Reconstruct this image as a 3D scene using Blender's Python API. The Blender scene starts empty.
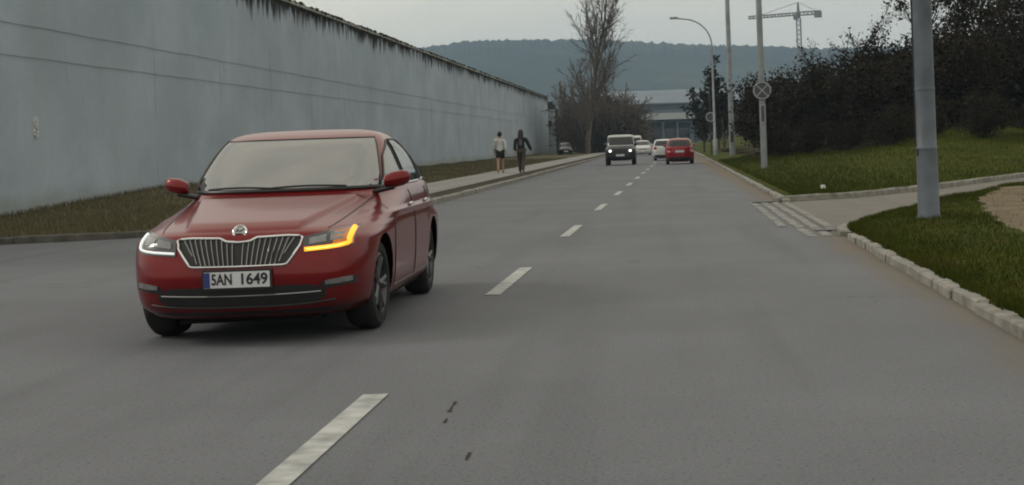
import bpy, math, random
import numpy as np
from mathutils import Vector, Matrix

# ------------------------------------------------------------------ camera, sky, sun, exposure
SC = bpy.context.scene
COL = SC.collection
F_PX, CAM_H, VPX, VPY, ROLL = 1610.0, 1.36, 664.0, 141.0, math.radians(2.0)
cam_d = bpy.data.cameras.new('camera'); cam = bpy.data.objects.new('camera', cam_d); COL.objects.link(cam)
cam_d.sensor_fit = 'HORIZONTAL'; cam_d.sensor_width = 36.0; cam_d.lens = F_PX / 1024 * 36.0
cam_d.shift_x = -(VPX - 512.0) / 1024.0; cam_d.shift_y = -(242.5 - VPY) / 1024.0
cam_d.clip_start = 0.1; cam_d.clip_end = 9000.0
cam.matrix_world = Matrix.Translation((0, 0, CAM_H)) @ Matrix.Rotation(math.pi / 2, 4, 'X') @ Matrix.Rotation(-ROLL, 4, 'Z')
SC.camera = cam

SUN_EL, SUN_AZ = math.radians(34), math.radians(-82)      # azimuth from +Y, negative is to the left
world = bpy.data.worlds.new('World'); SC.world = world; world.use_nodes = True
wn, wl = world.node_tree.nodes, world.node_tree.links; wn.clear()
w_out = wn.new('ShaderNodeOutputWorld'); w_bg = wn.new('ShaderNodeBackground'); w_bg.inputs['Strength'].default_value = 0.10
sky = wn.new('ShaderNodeTexSky'); sky.sky_type = 'NISHITA'; sky.sun_disc = False
sky.sun_elevation = SUN_EL; sky.sun_rotation = SUN_AZ; sky.air_density = 1.0; sky.dust_density = 3.0
w_tc = wn.new('ShaderNodeTexCoord')
w_map = wn.new('ShaderNodeMapping'); w_map.inputs['Scale'].default_value = (1.0, 1.0, 3.2)
w_no = wn.new('ShaderNodeTexNoise'); w_no.inputs['Scale'].default_value = 2.3; w_no.inputs['Detail'].default_value = 5.0; w_no.inputs['Roughness'].default_value = 0.55
w_cr = wn.new('ShaderNodeValToRGB')
w_cr.color_ramp.elements[0].position = 0.36; w_cr.color_ramp.elements[0].color = (7.15, 6.9, 6.05, 1)
w_cr.color_ramp.elements[1].position = 0.66; w_cr.color_ramp.elements[1].color = (9.3, 8.75, 7.25, 1)
w_mx = wn.new('ShaderNodeMix'); w_mx.data_type = 'RGBA'; w_mx.inputs[0].default_value = 0.93
wl.new(w_tc.outputs['Generated'], w_map.inputs['Vector']); wl.new(w_map.outputs[0], w_no.inputs['Vector'])
wl.new(w_no.outputs['Fac'], w_cr.inputs['Fac'])
wl.new(sky.outputs[0], w_mx.inputs[6]); wl.new(w_cr.outputs[0], w_mx.inputs[7])
wl.new(w_mx.outputs[2], w_bg.inputs['Color']); wl.new(w_bg.outputs[0], w_out.inputs['Surface'])

sun_d = bpy.data.lights.new('sun', 'SUN'); sun_d.energy = 0.8; sun_d.angle = math.radians(14); sun_d.color = (1.0, 0.95, 0.88)
sun = bpy.data.objects.new('sun', sun_d); COL.objects.link(sun)
_sd = Vector((math.sin(SUN_AZ) * math.cos(SUN_EL), math.cos(SUN_AZ) * math.cos(SUN_EL), math.sin(SUN_EL)))
sun.rotation_euler = _sd.to_track_quat('Z', 'Y').to_euler()

vs = SC.view_settings; vs.view_transform = 'Standard'; vs.look = 'None'; vs.gamma = 1.0; vs.use_curve_mapping = False; vs.exposure = 0.12
cy = SC.cycles; cy.use_denoising = True; cy.filter_width = 2.0; cy.max_bounces = 6; cy.volume_bounces = 0
cy.transparent_max_bounces = 8; cy.caustics_reflective = False; cy.caustics_refractive = False

# ------------------------------------------------------------------ helpers
RNG = random.Random(7)
NP = np.random.default_rng(11)

def pix(px, py, z=0.0):
    """point at height z seen at a pixel of the photograph (camera looks straight along +Y)"""
    dx, dy = px - VPX, py - VPY
    c, s = math.cos(ROLL), math.sin(ROLL)
    ex, ey = dx * c - dy * s, dy * c + dx * s
    Y = F_PX * (CAM_H - z) / ey
    return (ex * Y / F_PX, Y)

class MB:
    """collects vertices and faces of one mesh; each face carries a material slot"""
    def __init__(s): s.v = []; s.f = []; s.m = []
    def add(s, vs, fs, slot=0):
        o = len(s.v); s.v.extend([tuple(p) for p in vs]); s.f.extend([tuple(i + o for i in q) for q in fs]); s.m.extend([slot] * len(fs)); return s
    def box(s, c, d, rz=0, slot=0, top=1.0):
        x, y, z = d[0] / 2, d[1] / 2, d[2] / 2; cs, sn = math.cos(rz), math.sin(rz); P = []
        for k, (a, b, e) in enumerate([(-1,-1,-1),(1,-1,-1),(1,1,-1),(-1,1,-1),(-1,-1,1),(1,-1,1),(1,1,1),(-1,1,1)]):
            t = top if e > 0 else 1.0
            u, w = a * x * t, b * y * t
            P.append((c[0] + u * cs - w * sn, c[1] + u * sn + w * cs, c[2] + e * z))
        return s.add(P, [(0,3,2,1),(4,5,6,7),(0,1,5,4),(1,2,6,5),(2,3,7,6),(3,0,4,7)], slot)
    def tube(s, path, r, seg=6, closed=False, slot=0, flat=1.0, caps=True):
        path = [Vector(p) for p in path]; n = len(path)
        rr = r if hasattr(r, '__len__') else [r] * n
        P, Fc = [], []
        for i, p in enumerate(path):
            a = path[(i - 1) % n] if (closed or i > 0) else p
            b = path[(i + 1) % n] if (closed or i < n - 1) else p
            t = (b - a).normalized() if (b - a).length > 1e-9 else Vector((0, 0, 1))
            ref = Vector((0, 0, 1)) if abs(t.z) < 0.92 else Vector((1, 0, 0))
            u = t.cross(ref).normalized(); w = u.cross(t).normalized()
            for k in range(seg):
                an = 2 * math.pi * k / seg
                P.append(p + u * math.cos(an) * rr[i] + w * math.sin(an) * rr[i] * flat)
        m = n if closed else n - 1
        for i in range(m):
            j = (i + 1) % n
            for k in range(seg):
                l = (k + 1) % seg
                Fc.append((i * seg + k, i * seg + l, j * seg + l, j * seg + k))
        if caps and not closed:
            Fc.append(tuple(range(seg))[::-1]); Fc.append(tuple((n - 1) * seg + k for k in range(seg)))
        return s.add(P, Fc, slot)
    def lathe(s, prof, axis='x', c=(0, 0, 0), seg=32, slot=0):
        """prof: list of (radius, along)"""
        P, Fc = [], []
        for (r, a) in prof:
            for k in range(seg):
                an = 2 * math.pi * k / seg; q, w = r * math.cos(an), r * math.sin(an)
                P.append({'x': (c[0] + a, c[1] + q, c[2] + w), 'y': (c[0] + q, c[1] + a, c[2] + w), 'z': (c[0] + q, c[1] + w, c[2] + a)}[axis])
        for i in range(len(prof) - 1):
            for k in range(seg):
                l = (k + 1) % seg; Fc.append((i * seg + k, i * seg + l, (i + 1) * seg + l, (i + 1) * seg + k))
        return s.add(P, Fc, slot)
    def slab(s, G, off, slot=0):
        """closed plate: G[i][j] grid of outer points, off the vector to its back"""
        ni, nj = len(G), len(G[0]); off = Vector(off)
        P = [Vector(p) for r in G for p in r]; Q = [p + off for p in P]; N = ni * nj; Fc = []
        for i in range(ni - 1):
            for j in range(nj - 1):
                a, b, c, d = i * nj + j, (i + 1) * nj + j, (i + 1) * nj + j + 1, i * nj + j + 1
                Fc.append((a, b, c, d)); Fc.append((N + d, N + c, N + b, N + a))
        for i in range(ni - 1):
            a, b = i * nj, (i + 1) * nj; Fc.append((b, a, N + a, N + b))
            a, b = i * nj + nj - 1, (i + 1) * nj + nj - 1; Fc.append((a, b, N + b, N + a))
        for j in range(nj - 1):
            a, b = j, j + 1; Fc.append((a, b, N + b, N + a))
            a, b = (ni - 1) * nj + j, (ni - 1) * nj + j + 1; Fc.append((b, a, N + a, N + b))
        return s.add(P + Q, Fc, slot)
    def grid(s, G, slot=0):
        ni, nj = len(G), len(G[0]); Fc = []
        for i in range(ni - 1):
            for j in range(nj - 1): Fc.append((i * nj + j, (i + 1) * nj + j, (i + 1) * nj + j + 1, i * nj + j + 1))
        return s.add([p for r in G for p in r], Fc, slot)
    def mesh(s, name, mats, smooth=True, sharp=40, fix=True):
        me = bpy.data.meshes.new(name); me.from_pydata(s.v, [], s.f)
        for m in (mats if isinstance(mats, (list, tuple)) else [mats]): me.materials.append(m)
        if any(s.m): me.polygons.foreach_set('material_index', s.m)
        if fix:
            import bmesh
            bm = bmesh.new(); bm.from_mesh(me); bmesh.ops.recalc_face_normals(bm, faces=bm.faces); bm.to_mesh(me); bm.free()
        if smooth:
            me.polygons.foreach_set('use_smooth', [True] * len(me.polygons))
            me.set_sharp_from_angle(angle=math.radians(sharp))
        me.update(); return me
    def obj(s, name, mats, parent=None, **k):
        return link(name, s.mesh(name, mats, **k), parent)

def link(name, data, parent=None, loc=None, rz=0):
    o = bpy.data.objects.new(name, data); COL.objects.link(o)
    if parent: o.parent = parent
    if loc is not None: o.location = loc
    if rz: o.rotation_euler = (0, 0, rz)
    return o

def tag(o, label=None, cat=None, group=None, kind=None):
    if label: o['label'] = label
    if cat: o['category'] = cat
    if group: o['group'] = group
    if kind: o['kind'] = kind
    return o

def thing(name, label, cat, loc=(0, 0, 0), rz=0, group=None):
    return tag(link(name, None, None, loc, rz), label, cat, group)

def ssm(a, b, x):
    t = min(1.0, max(0.0, (x - a) / (b - a))) if b != a else float(x > a); return t * t * (3 - 2 * t)

def lerp(a, b, t): return a + (b - a) * t

def npmesh(name, V, Fq, mats, smooth=False, idx=None):
    """fast mesh from numpy arrays, Fq (n,3) or (n,4)"""
    me = bpy.data.meshes.new(name); n, k = Fq.shape
    me.vertices.add(len(V)); me.vertices.foreach_set('co', V.astype(np.float32).ravel())
    me.loops.add(n * k); me.loops.foreach_set('vertex_index', Fq.astype(np.int32).ravel())
    me.polygons.add(n); me.polygons.foreach_set('loop_start', np.arange(0, n * k, k, dtype=np.int32))
    for m in (mats if isinstance(mats, (list, tuple)) else [mats]): me.materials.append(m)
    if idx is not None: me.polygons.foreach_set('material_index', idx.astype(np.int32))
    if smooth: me.polygons.foreach_set('use_smooth', np.ones(n, dtype=bool))
    me.update(calc_edges=True); return me

# ------------------------------------------------------------------ materials
def nodes(name):
    m = bpy.data.materials.new(name); m.use_nodes = True
    nt = m.node_tree; return m, nt.nodes, nt.links, nt.nodes['Principled BSDF']

def plain(name, col, rough=0.6, metal=0.0, var=0.12, scale=3.0, bump=0.0, spec=0.5, coat=0.0, emit=None, estr=0.0, ior=None):
    """base colour with procedural variation"""
    m, N, L, B = nodes(name)
    tc = N.new('ShaderNodeTexCoord'); no = N.new('ShaderNodeTexNoise'); no.inputs['Scale'].default_value = scale; no.inputs['Detail'].default_value = 5
    oi = N.new('ShaderNodeObjectInfo'); ad = N.new('ShaderNodeVectorMath'); ad.operation = 'MULTIPLY_ADD'; ad.inputs[1].default_value = (37, 53, 41)
    L.new(oi.outputs['Random'], ad.inputs[0]); L.new(tc.outputs['Object'], ad.inputs[2]); L.new(ad.outputs[0], no.inputs['Vector'])   # copies differ
    cr = N.new('ShaderNodeValToRGB'); e = cr.color_ramp.elements
    e[0].position = 0.3; e[0].color = tuple(c * (1 - var) for c in col) + (1,)
    e[1].position = 0.7; e[1].color = tuple(min(1, c * (1 + var)) for c in col) + (1,)
    L.new(no.outputs['Fac'], cr.inputs['Fac']); L.new(cr.outputs[0], B.inputs['Base Color'])
    B.inputs['Roughness'].default_value = rough; B.inputs['Metallic'].default_value = metal
    B.inputs['Specular IOR Level'].default_value = spec; B.inputs['Coat Weight'].default_value = coat; B.inputs['Coat Roughness'].default_value = 0.06
    if ior: B.inputs['IOR'].default_value = ior
    if bump:
        b = N.new('ShaderNodeBump'); b.inputs['Strength'].default_value = bump; b.inputs['Distance'].default_value = 0.02
        n2 = N.new('ShaderNodeTexNoise'); n2.inputs['Scale'].default_value = scale * 8; n2.inputs['Detail'].default_value = 4
        L.new(tc.outputs['Object'], n2.inputs['Vector']); L.new(n2.outputs['Fac'], b.inputs['Height']); L.new(b.outputs[0], B.inputs['Normal'])
    if emit:
        B.inputs['Emission Color'].default_value = tuple(emit) + (1,); B.inputs['Emission Strength'].default_value = estr
    return m

def noise(N, L, vec, scale, detail=4, rough=0.5, mscale=None):
    no = N.new('ShaderNodeTexNoise'); no.inputs['Scale'].default_value = scale; no.inputs['Detail'].default_value = detail; no.inputs['Roughness'].default_value = rough
    if mscale:
        mp = N.new('ShaderNodeMapping'); mp.inputs['Scale'].default_value = mscale; L.new(vec, mp.inputs['Vector']); vec = mp.outputs[0]
    L.new(vec, no.inputs['Vector']); return no.outputs['Fac']

def rng(N, L, v, a, b, c=0.0, d=1.0):
    r = N.new('ShaderNodeMapRange'); r.interpolation_type = 'SMOOTHSTEP'
    for i, x in zip((1, 2, 3, 4), (a, b, c, d)): r.inputs[i].default_value = x
    L.new(v, r.inputs[0]); return r.outputs[0]

def mth(N, L, op, a, b=None):
    n = N.new('ShaderNodeMath'); n.operation = op
    for i, x in enumerate((a, b)):
        if x is None: continue
        if isinstance(x, (int, float)): n.inputs[i].default_value = x
        else: L.new(x, n.inputs[i])
    return n.outputs[0]

def mix(N, L, fac, a, b, mode='MIX'):
    n = N.new('ShaderNodeMix'); n.data_type = 'RGBA'; n.blend_type = mode
    for i, x in zip((0, 6, 7), (fac, a, b)):
        if isinstance(x, (int, float)): n.inputs[i].default_value = x
        elif isinstance(x, tuple): n.inputs[i].default_value = x + (1,)
        else: L.new(x, n.inputs[i])
    return n.outputs[2]

def asphalt_mat(name, base, kerb_dirt=True, brown=0.0):
    m, N, L, B = nodes(name)
    tc = N.new('ShaderNodeTexCoord').outputs['Object']
    sx = N.new('ShaderNodeSeparateXYZ'); L.new(tc, sx.inputs[0])
    c0 = tuple(base); c1 = tuple(x * 1.22 for x in base); c2 = tuple(x * 0.80 for x in base)
    col = mix(N, L, rng(N, L, noise(N, L, tc, 0.35, 5, 0.6), 0.35, 0.7), c0, c1)
    col = mix(N, L, mth(N, L, 'MULTIPLY', rng(N, L, noise(N, L, tc, 1.0, 4, 0.55, (1.6, 0.07, 1)), 0.48, 0.68), 0.55), col, c2)   # long streaks along the lanes
    col = mix(N, L, mth(N, L, 'MULTIPLY', rng(N, L, noise(N, L, tc, 1.0, 3, 0.5, (0.22, 0.5, 1)), 0.55, 0.75), 0.35), col, tuple(x * 1.3 for x in base))
    gr = noise(N, L, tc, 70, 3, 0.7)
    col = mix(N, L, mth(N, L, 'MULTIPLY', rng(N, L, gr, 0.45, 0.72), 0.7), col, tuple(x * 1.75 for x in base))
    g2 = noise(N, L, tc, 38, 2, 0.6)
    col = mix(N, L, mth(N, L, 'MULTIPLY', rng(N, L, g2, 0.55, 0.72), 0.75), col, tuple(x * 0.5 for x in base))
    vo = N.new('ShaderNodeTexVoronoi'); vo.feature = 'DISTANCE_TO_EDGE'; vo.inputs['Scale'].default_value = 0.26
    wp = N.new('ShaderNodeTexNoise'); wp.inputs['Scale'].default_value = 1.3; wp.inputs['Detail'].default_value = 5
    L.new(tc, wp.inputs['Vector'])
    av = N.new('ShaderNodeVectorMath'); av.operation = 'MULTIPLY_ADD'; av.inputs[1].default_value = (1.4, 1.4, 0)
    L.new(wp.outputs['Color'], av.inputs[0]); L.new(tc, av.inputs[2]); L.new(av.outputs[0], vo.inputs['Vector'])
    crack = mth(N, L, 'MULTIPLY', rng(N, L, vo.outputs['Distance'], 0.0045, 0.0, 0, 1), rng(N, L, noise(N, L, tc, 0.21, 2), 0.54, 0.62))
    col = mix(N, L, mth(N, L, 'MULTIPLY', crack, 0.55), col, tuple(x * 0.35 for x in base))
    if kerb_dirt:
        w = noise(N, L, tc, 0.6, 4, 0.6)
        edge = mth(N, L, 'ADD', sx.outputs[0], mth(N, L, 'MULTIPLY', w, 0.7))
        col = mix(N, L, mth(N, L, 'MULTIPLY', rng(N, L, edge, 2.1, 2.75), 0.75), col, (0.16, 0.125, 0.075))
    if brown: col = mix(N, L, brown, col, (0.2, 0.17, 0.13))
    L.new(col, B.inputs['Base Color']); B.inputs['Roughness'].default_value = 0.82; B.inputs['Specular IOR Level'].default_value = 0.25
    bp = N.new('ShaderNodeBump'); bp.inputs['Strength'].default_value = 0.35; bp.inputs['Distance'].default_value = 0.006
    L.new(gr, bp.inputs['Height']); L.new(bp.outputs[0], B.inputs['Normal']); return m

def grass_mat(name, a, b, c, scale=0.5, fine=14):
    m, N, L, B = nodes(name); tc = N.new('ShaderNodeTexCoord').outputs['Object']
    col = mix(N, L, rng(N, L, noise(N, L, tc, scale, 6, 0.65), 0.36, 0.66), a, b)
    col = mix(N, L, rng(N, L, noise(N, L, tc, scale * 2.7, 5, 0.6), 0.5, 0.72), col, c)
    col = mix(N, L, mth(N, L, 'MULTIPLY', rng(N, L, noise(N, L, tc, fine, 3, 0.7), 0.4, 0.7), 0.55), col, tuple(x * 0.45 for x in a))
    L.new(col, B.inputs['Base Color']); B.inputs['Roughness'].default_value = 0.9; B.inputs['Specular IOR Level'].default_value = 0.06
    bp = N.new('ShaderNodeBump'); bp.inputs['Strength'].default_value = 0.8; bp.inputs['Distance'].default_value = 0.05
    L.new(noise(N, L, tc, fine, 5, 0.7), bp.inputs['Height']); L.new(bp.outputs[0], B.inputs['Normal']); return m

def wall_mat():
    m, N, L, B = nodes('weathered_concrete'); tc = N.new('ShaderNodeTexCoord').outputs['Object']
    sx = N.new('ShaderNodeSeparateXYZ'); L.new(tc, sx.inputs[0]); z = sx.outputs[2]
    col = mix(N, L, rng(N, L, noise(N, L, tc, 0.22, 5, 0.6, (1, 1, 1.4)), 0.35, 0.68), (0.330, 0.388, 0.452), (0.405, 0.467, 0.540))
    col = mix(N, L, mth(N, L, 'MULTIPLY', rng(N, L, noise(N, L, tc, 1.0, 4, 0.55, (1, 0.22, 0.05)), 0.46, 0.7), 0.4), col, (0.29, 0.33, 0.35))   # rain streaks
    col = mix(N, L, mth(N, L, 'MULTIPLY', rng(N, L, noise(N, L, tc, 1.0, 4, 0.6, (1, 0.5, 0.04)), 0.56, 0.74), 0.3), col, (0.46, 0.48, 0.475))
    col = mix(N, L, mth(N, L, 'MULTIPLY', rng(N, L, noise(N, L, tc, 2.6, 5, 0.7), 0.5, 0.75), 0.22), col, (0.24, 0.255, 0.25))
    # soot and moss running down from the coping
    n1 = noise(N, L, tc, 1.0, 4, 0.65, (1, 1.5, 0.10)); n2 = noise(N, L, tc, 1.0, 5, 0.7, (1, 3.2, 0.55))
    low = mth(N, L, 'SUBTRACT', z, mth(N, L, 'MULTIPLY', mth(N, L, 'SUBTRACT', 0.8, mth(N, L, 'ADD', mth(N, L, 'MULTIPLY', n1, 0.75), mth(N, L, 'MULTIPLY', n2, 0.45))), 5.0))
    col = mix(N, L, rng(N, L, low, 6.5, 7.3), col, (0.022, 0.022, 0.018))
    # earth splash and moss at the foot
    foot = mth(N, L, 'ADD', z, mth(N, L, 'MULTIPLY', noise(N, L, tc, 0.7, 4, 0.6), -0.9))
    col = mix(N, L, mth(N, L, 'MULTIPLY', rng(N, L, foot, 0.35, -0.3), 0.45), col, (0.21, 0.215, 0.15))
    L.new(col, B.inputs['Base Color']); B.inputs['Roughness'].default_value = 0.88; B.inputs['Specular IOR Level'].default_value = 0.25
    bp = N.new('ShaderNodeBump'); bp.inputs['Strength'].default_value = 0.4; bp.inputs['Distance'].default_value = 0.03
    L.new(noise(N, L, tc, 5, 6, 0.7), bp.inputs['Height']); L.new(bp.outputs[0], B.inputs['Normal']); return m

def hill_mat():
    m, N, L, B = nodes('wooded_hill'); tc = N.new('ShaderNodeTexCoord').outputs['Object']
    col = mix(N, L, rng(N, L, noise(N, L, tc, 0.004, 6, 0.6), 0.4, 0.62), (0.040, 0.045, 0.034), (0.075, 0.078, 0.052))
    col = mix(N, L, mth(N, L, 'MULTIPLY', rng(N, L, noise(N, L, tc, 0.05, 4, 0.7), 0.4, 0.7), 0.6), col, (0.03, 0.034, 0.026))
    L.new(col, B.inputs['Base Color']); B.inputs['Roughness'].default_value = 0.95; B.inputs['Specular IOR Level'].default_value = 0.05; return m

def paint_mat(name, col, flake=0.25, rough=0.34):
    m, N, L, B = nodes(name); tc = N.new('ShaderNodeTexCoord').outputs['Object']
    c = mix(N, L, rng(N, L, noise(N, L, tc, 2.2, 4, 0.6), 0.4, 0.7), tuple(col), tuple(x * 1.12 for x in col))
    sx = N.new('ShaderNodeSeparateXYZ'); L.new(tc, sx.inputs[0])
    dirt = mth(N, L, 'MULTIPLY', rng(N, L, mth(N, L, 'ADD', sx.outputs[2], mth(N, L, 'MULTIPLY', noise(N, L, tc, 3, 4, 0.7), 0.5)), 0.75, 0.35), 0.45)
    c = mix(N, L, dirt, c, (0.06, 0.045, 0.038)); B.inputs['Specular IOR Level'].default_value = 0.2
    L.new(c, B.inputs['Base Color']); B.inputs['Metallic'].default_value = flake; B.inputs['Roughness'].default_value = rough
    L.new(rng(N, L, dirt, 0, 0.5, 0.5, 0.15), B.inputs['Coat Weight']); B.inputs['Coat Roughness'].default_value = 0.08; B.inputs['Coat IOR'].default_value = 1.55; return m

MT = dict(
    road=asphalt_mat('road_asphalt', (0.120, 0.124, 0.136)),
    drive=asphalt_mat('drive_asphalt', (0.140, 0.135, 0.122), False, 0.2),
    pave=asphalt_mat('footway_asphalt', (0.235, 0.23, 0.22), False),
    line=plain('road_marking', (0.37, 0.375, 0.36), 0.75, var=0.35, scale=7, bump=0.2),
    kerbdark=plain('dark_kerb_concrete', (0.085, 0.08, 0.068), 0.9, var=0.4, scale=5, bump=0.5),  # darker than the other kerbs, for the left corner stones
    slatgrey=plain('slat_metal', (0.30, 0.30, 0.30), 0.3, metal=0.9),
    kerb=plain('kerb_concrete', (0.235, 0.225, 0.195), 0.9, var=0.35, scale=5, bump=0.5),
    slab=plain('slab_concrete', (0.225, 0.225, 0.215), 0.85, var=0.3, scale=6, bump=0.4),
    ground=grass_mat('meadow', (0.06, 0.062, 0.028), (0.095, 0.085, 0.045), (0.05, 0.06, 0.022), 0.12, 3),
    grass=grass_mat('spring_grass', (0.046, 0.059, 0.0065), (0.072, 0.086, 0.010), (0.076, 0.071, 0.016), 0.35),
    drygrass=grass_mat('dry_grass', (0.140, 0.128, 0.072), (0.18, 0.155, 0.10), (0.110, 0.112, 0.044), 0.3),
    soil=plain('verge_soil', (0.055, 0.048, 0.035), 0.95, var=0.45, scale=1.2, bump=0.8, spec=0.1),
    litterbrown=plain('leaf_litter', (0.03, 0.024, 0.016), 0.95, var=0.4, scale=1.5, bump=0.7, spec=0.05),
    dirt=plain('trodden_dirt', (0.16, 0.128, 0.085), 0.95, var=0.25, scale=1.5, bump=0.6, spec=0.1),
    wall=wall_mat(), hill=hill_mat(),
    coping=plain('coping_concrete', (0.30, 0.30, 0.27), 0.9, var=0.45, scale=1.1, bump=0.4),
    moss=plain('coping_moss', (0.035, 0.033, 0.022), 0.95, var=0.4, scale=6, bump=0.6, spec=0.1),
    cable=plain('grey_cable', (0.20, 0.215, 0.22), 0.8),
    whitewash=plain('pale_paint', (0.52, 0.54, 0.53), 0.8, var=0.2, scale=8),
    pole=plain('grey_pole_paint', (0.105, 0.122, 0.148), 0.5, metal=0.0, var=0.3, scale=2.2, bump=0.15),
    steel=plain('galvanised_steel', (0.25, 0.27, 0.28), 0.5, metal=0.4, var=0.2, scale=2),
    dark=plain('dark_metal', (0.03, 0.03, 0.032), 0.5),
    black=plain('black_plastic', (0.014, 0.014, 0.015), 0.45, var=0.2, scale=12),
    under=plain('underbody', (0.012, 0.012, 0.012), 0.9, spec=0.1),
    tyre=plain('tyre_rubber', (0.02, 0.02, 0.02), 0.85, var=0.25, scale=9, spec=0.3),
    rim=plain('alloy_rim', (0.075, 0.075, 0.08), 0.35, metal=0.8, var=0.15),
    chrome=plain('chrome', (0.72, 0.72, 0.72), 0.16, metal=1.0, var=0.05),
    glass=plain('car_glass', (0.05, 0.053, 0.05), 0.05, var=0.1, spec=0.9, ior=2.3),
    glassdark=plain('dim_car_glass', (0.02, 0.021, 0.022), 0.05, var=0.1),
    lens=plain('lamp_lens', (0.20, 0.205, 0.21), 0.08, metal=0.35, coat=1.0, var=0.3, scale=14),
    lampdark=plain('lamp_housing', (0.05, 0.05, 0.052), 0.25, coat=0.6, var=0.2),
    amber=plain('lit_amber_strip', (0.8, 0.3, 0.02), 0.4, emit=(1.0, 0.36, 0.02), estr=1.5),
    amberlens=plain('glowing_amber_lens', (0.35, 0.10, 0.01), 0.2, coat=0.6, var=0.35, scale=22, emit=(1.0, 0.30, 0.01), estr=0.22),
    amberhot=plain('lit_amber_core', (0.9, 0.6, 0.1), 0.4, emit=(1.0, 0.72, 0.14), estr=1.5),
    drl=plain('lit_white_strip', (0.7, 0.7, 0.7), 0.4, emit=(0.95, 1.0, 1.0), estr=0.45),
    headlit=plain('lit_headlamp', (0.9, 0.9, 0.9), 0.3, emit=(0.97, 1.0, 1.0), estr=3.0),
    tail=plain('tail_lamp', (0.30, 0.012, 0.012), 0.2, coat=1.0, var=0.15),
    plate=plain('plate_white', (0.62, 0.63, 0.66), 0.5, var=0.05),
    plateblue=plain('plate_blue', (0.02, 0.035, 0.18), 0.5),
    ink=plain('plate_ink', (0.012, 0.012, 0.02), 0.6),
    red=paint_mat('dark_red_paint', (0.160, 0.0012, 0.003), 0.35, 0.30),
    red2=paint_mat('crimson_paint', (0.24, 0.012, 0.018)),
    white=paint_mat('white_paint', (0.55, 0.55, 0.54), 0.0),
    silver=paint_mat('silver_paint', (0.40, 0.41, 0.42), 0.5),
    blackp=paint_mat('black_paint', (0.016, 0.017, 0.019), 0.1),
    bark=plain('bark', (0.105, 0.085, 0.066), 0.95, var=0.35, scale=3, spec=0.1),
    palebark=plain('pale_bark', (0.125, 0.105, 0.088), 0.95, var=0.3, scale=3, spec=0.1),
    fartwig=plain('grey_brown_twigs', (0.115, 0.096, 0.080), 0.95, var=0.25, scale=0.3, spec=0.1),
    twig=plain('twigs', (0.036, 0.029, 0.022), 0.95, var=0.3, scale=0.8, spec=0.1),
    leaf=plain('withered_leaves', (0.026, 0.021, 0.013), 0.9, var=0.4, scale=1.3, spec=0.15),
    evergreen=plain('dark_leaves', (0.018, 0.022, 0.012), 0.8, var=0.4, scale=0.6, spec=0.2),
    farleaf=plain('far_tree_leaves', (0.030, 0.040, 0.024), 0.9, var=0.4, scale=0.05, spec=0.05),
    hall=plain('hall_cladding', (0.14, 0.165, 0.195), 0.7, var=0.2, scale=0.1),
    halldark=plain('hall_dark_cladding', (0.08, 0.09, 0.10), 0.7, var=0.2, scale=0.1),
    roofw=plain('pale_roof_sheet', (0.40, 0.42, 0.43), 0.6, var=0.12, scale=0.1),
    window=plain('window_glass', (0.03, 0.035, 0.04), 0.08, spec=0.8),
    crane=plain('crane_steel', (0.19, 0.195, 0.20), 0.6, var=0.1),  # lightened so the far crane looks hazier, haze put into its colour
    signface=plain('sign_face', (0.30, 0.31, 0.33), 0.5, var=0.1),
    signdark=plain('sign_dark', (0.07, 0.07, 0.085), 0.5, var=0.1),
    skin=plain('skin', (0.42, 0.25, 0.18), 0.6, var=0.08),
    hair=plain('dark_hair', (0.012, 0.010, 0.009), 0.6),
    clothw=plain('pale_cloth', (0.52, 0.54, 0.55), 0.9, var=0.1, scale=8, bump=0.3),
    clothk=plain('black_cloth', (0.016, 0.016, 0.018), 0.9, var=0.2, scale=8, bump=0.3),
    clothb=plain('brown_cloth', (0.060, 0.050, 0.040), 0.9, var=0.2, scale=8, bump=0.3),
    clothg=plain('grey_cloth', (0.12, 0.115, 0.11), 0.9, var=0.2, scale=8, bump=0.3),
    shoe=plain('shoe', (0.03, 0.03, 0.03), 0.7),
    litter=plain('paper_scrap', (0.7, 0.7, 0.68), 0.8, var=0.05),
)
# ------------------------------------------------------------------ ground, road, verges
def ipoly(P, n=None, step=None):
    """resample a polyline by arc length"""
    P = np.array(P, float); d = np.r_[0, np.cumsum(np.hypot(*np.diff(P, axis=0).T))]
    t = np.linspace(0, d[-1], n) if n else np.arange(0, d[-1], step)
    return [(float(np.interp(a, d, P[:, 0])), float(np.interp(a, d, P[:, 1]))) for a in t]

LK = [(-45, 25.9), (-20, 26.5), (-11.2, 27.1), (-9.3, 27.7), (-7.9, 29.2), (-6.8, 32), (-6.0, 36), (-5.65, 40), (-5.6, 60), (-5.8, 150), (-6.1, 420)]
RK = [(2.20, -6), (2.22, 10), (2.30, 21.6)]
RK2 = [(2.36, 33.2), (2.6, 70), (3.1, 143), (3.7, 420)]
DN = [(2.30, 21.6), (2.36, 22.6), (2.66, 23.6), (4.0, 27.4), (6.2, 32.6), (8.6, 38.0), (14, 48), (30, 75)]      # near edge of the drive
DF = [(2.36, 33.2), (2.75, 33.6), (3.9, 34.2), (6.2, 37.5), (10.0, 44.8), (16, 56), (34, 86)]                    # far edge of the drive

g = MB(); g.grid([[(x, y, -0.06) for x in np.linspace(-2900, 2900, 17)] for y in np.linspace(-200, 3400, 17)])
tag(g.obj('ground', MT['ground'], smooth=False), 'flat dull green ground reaching to the horizon', 'ground', kind='structure')

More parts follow.
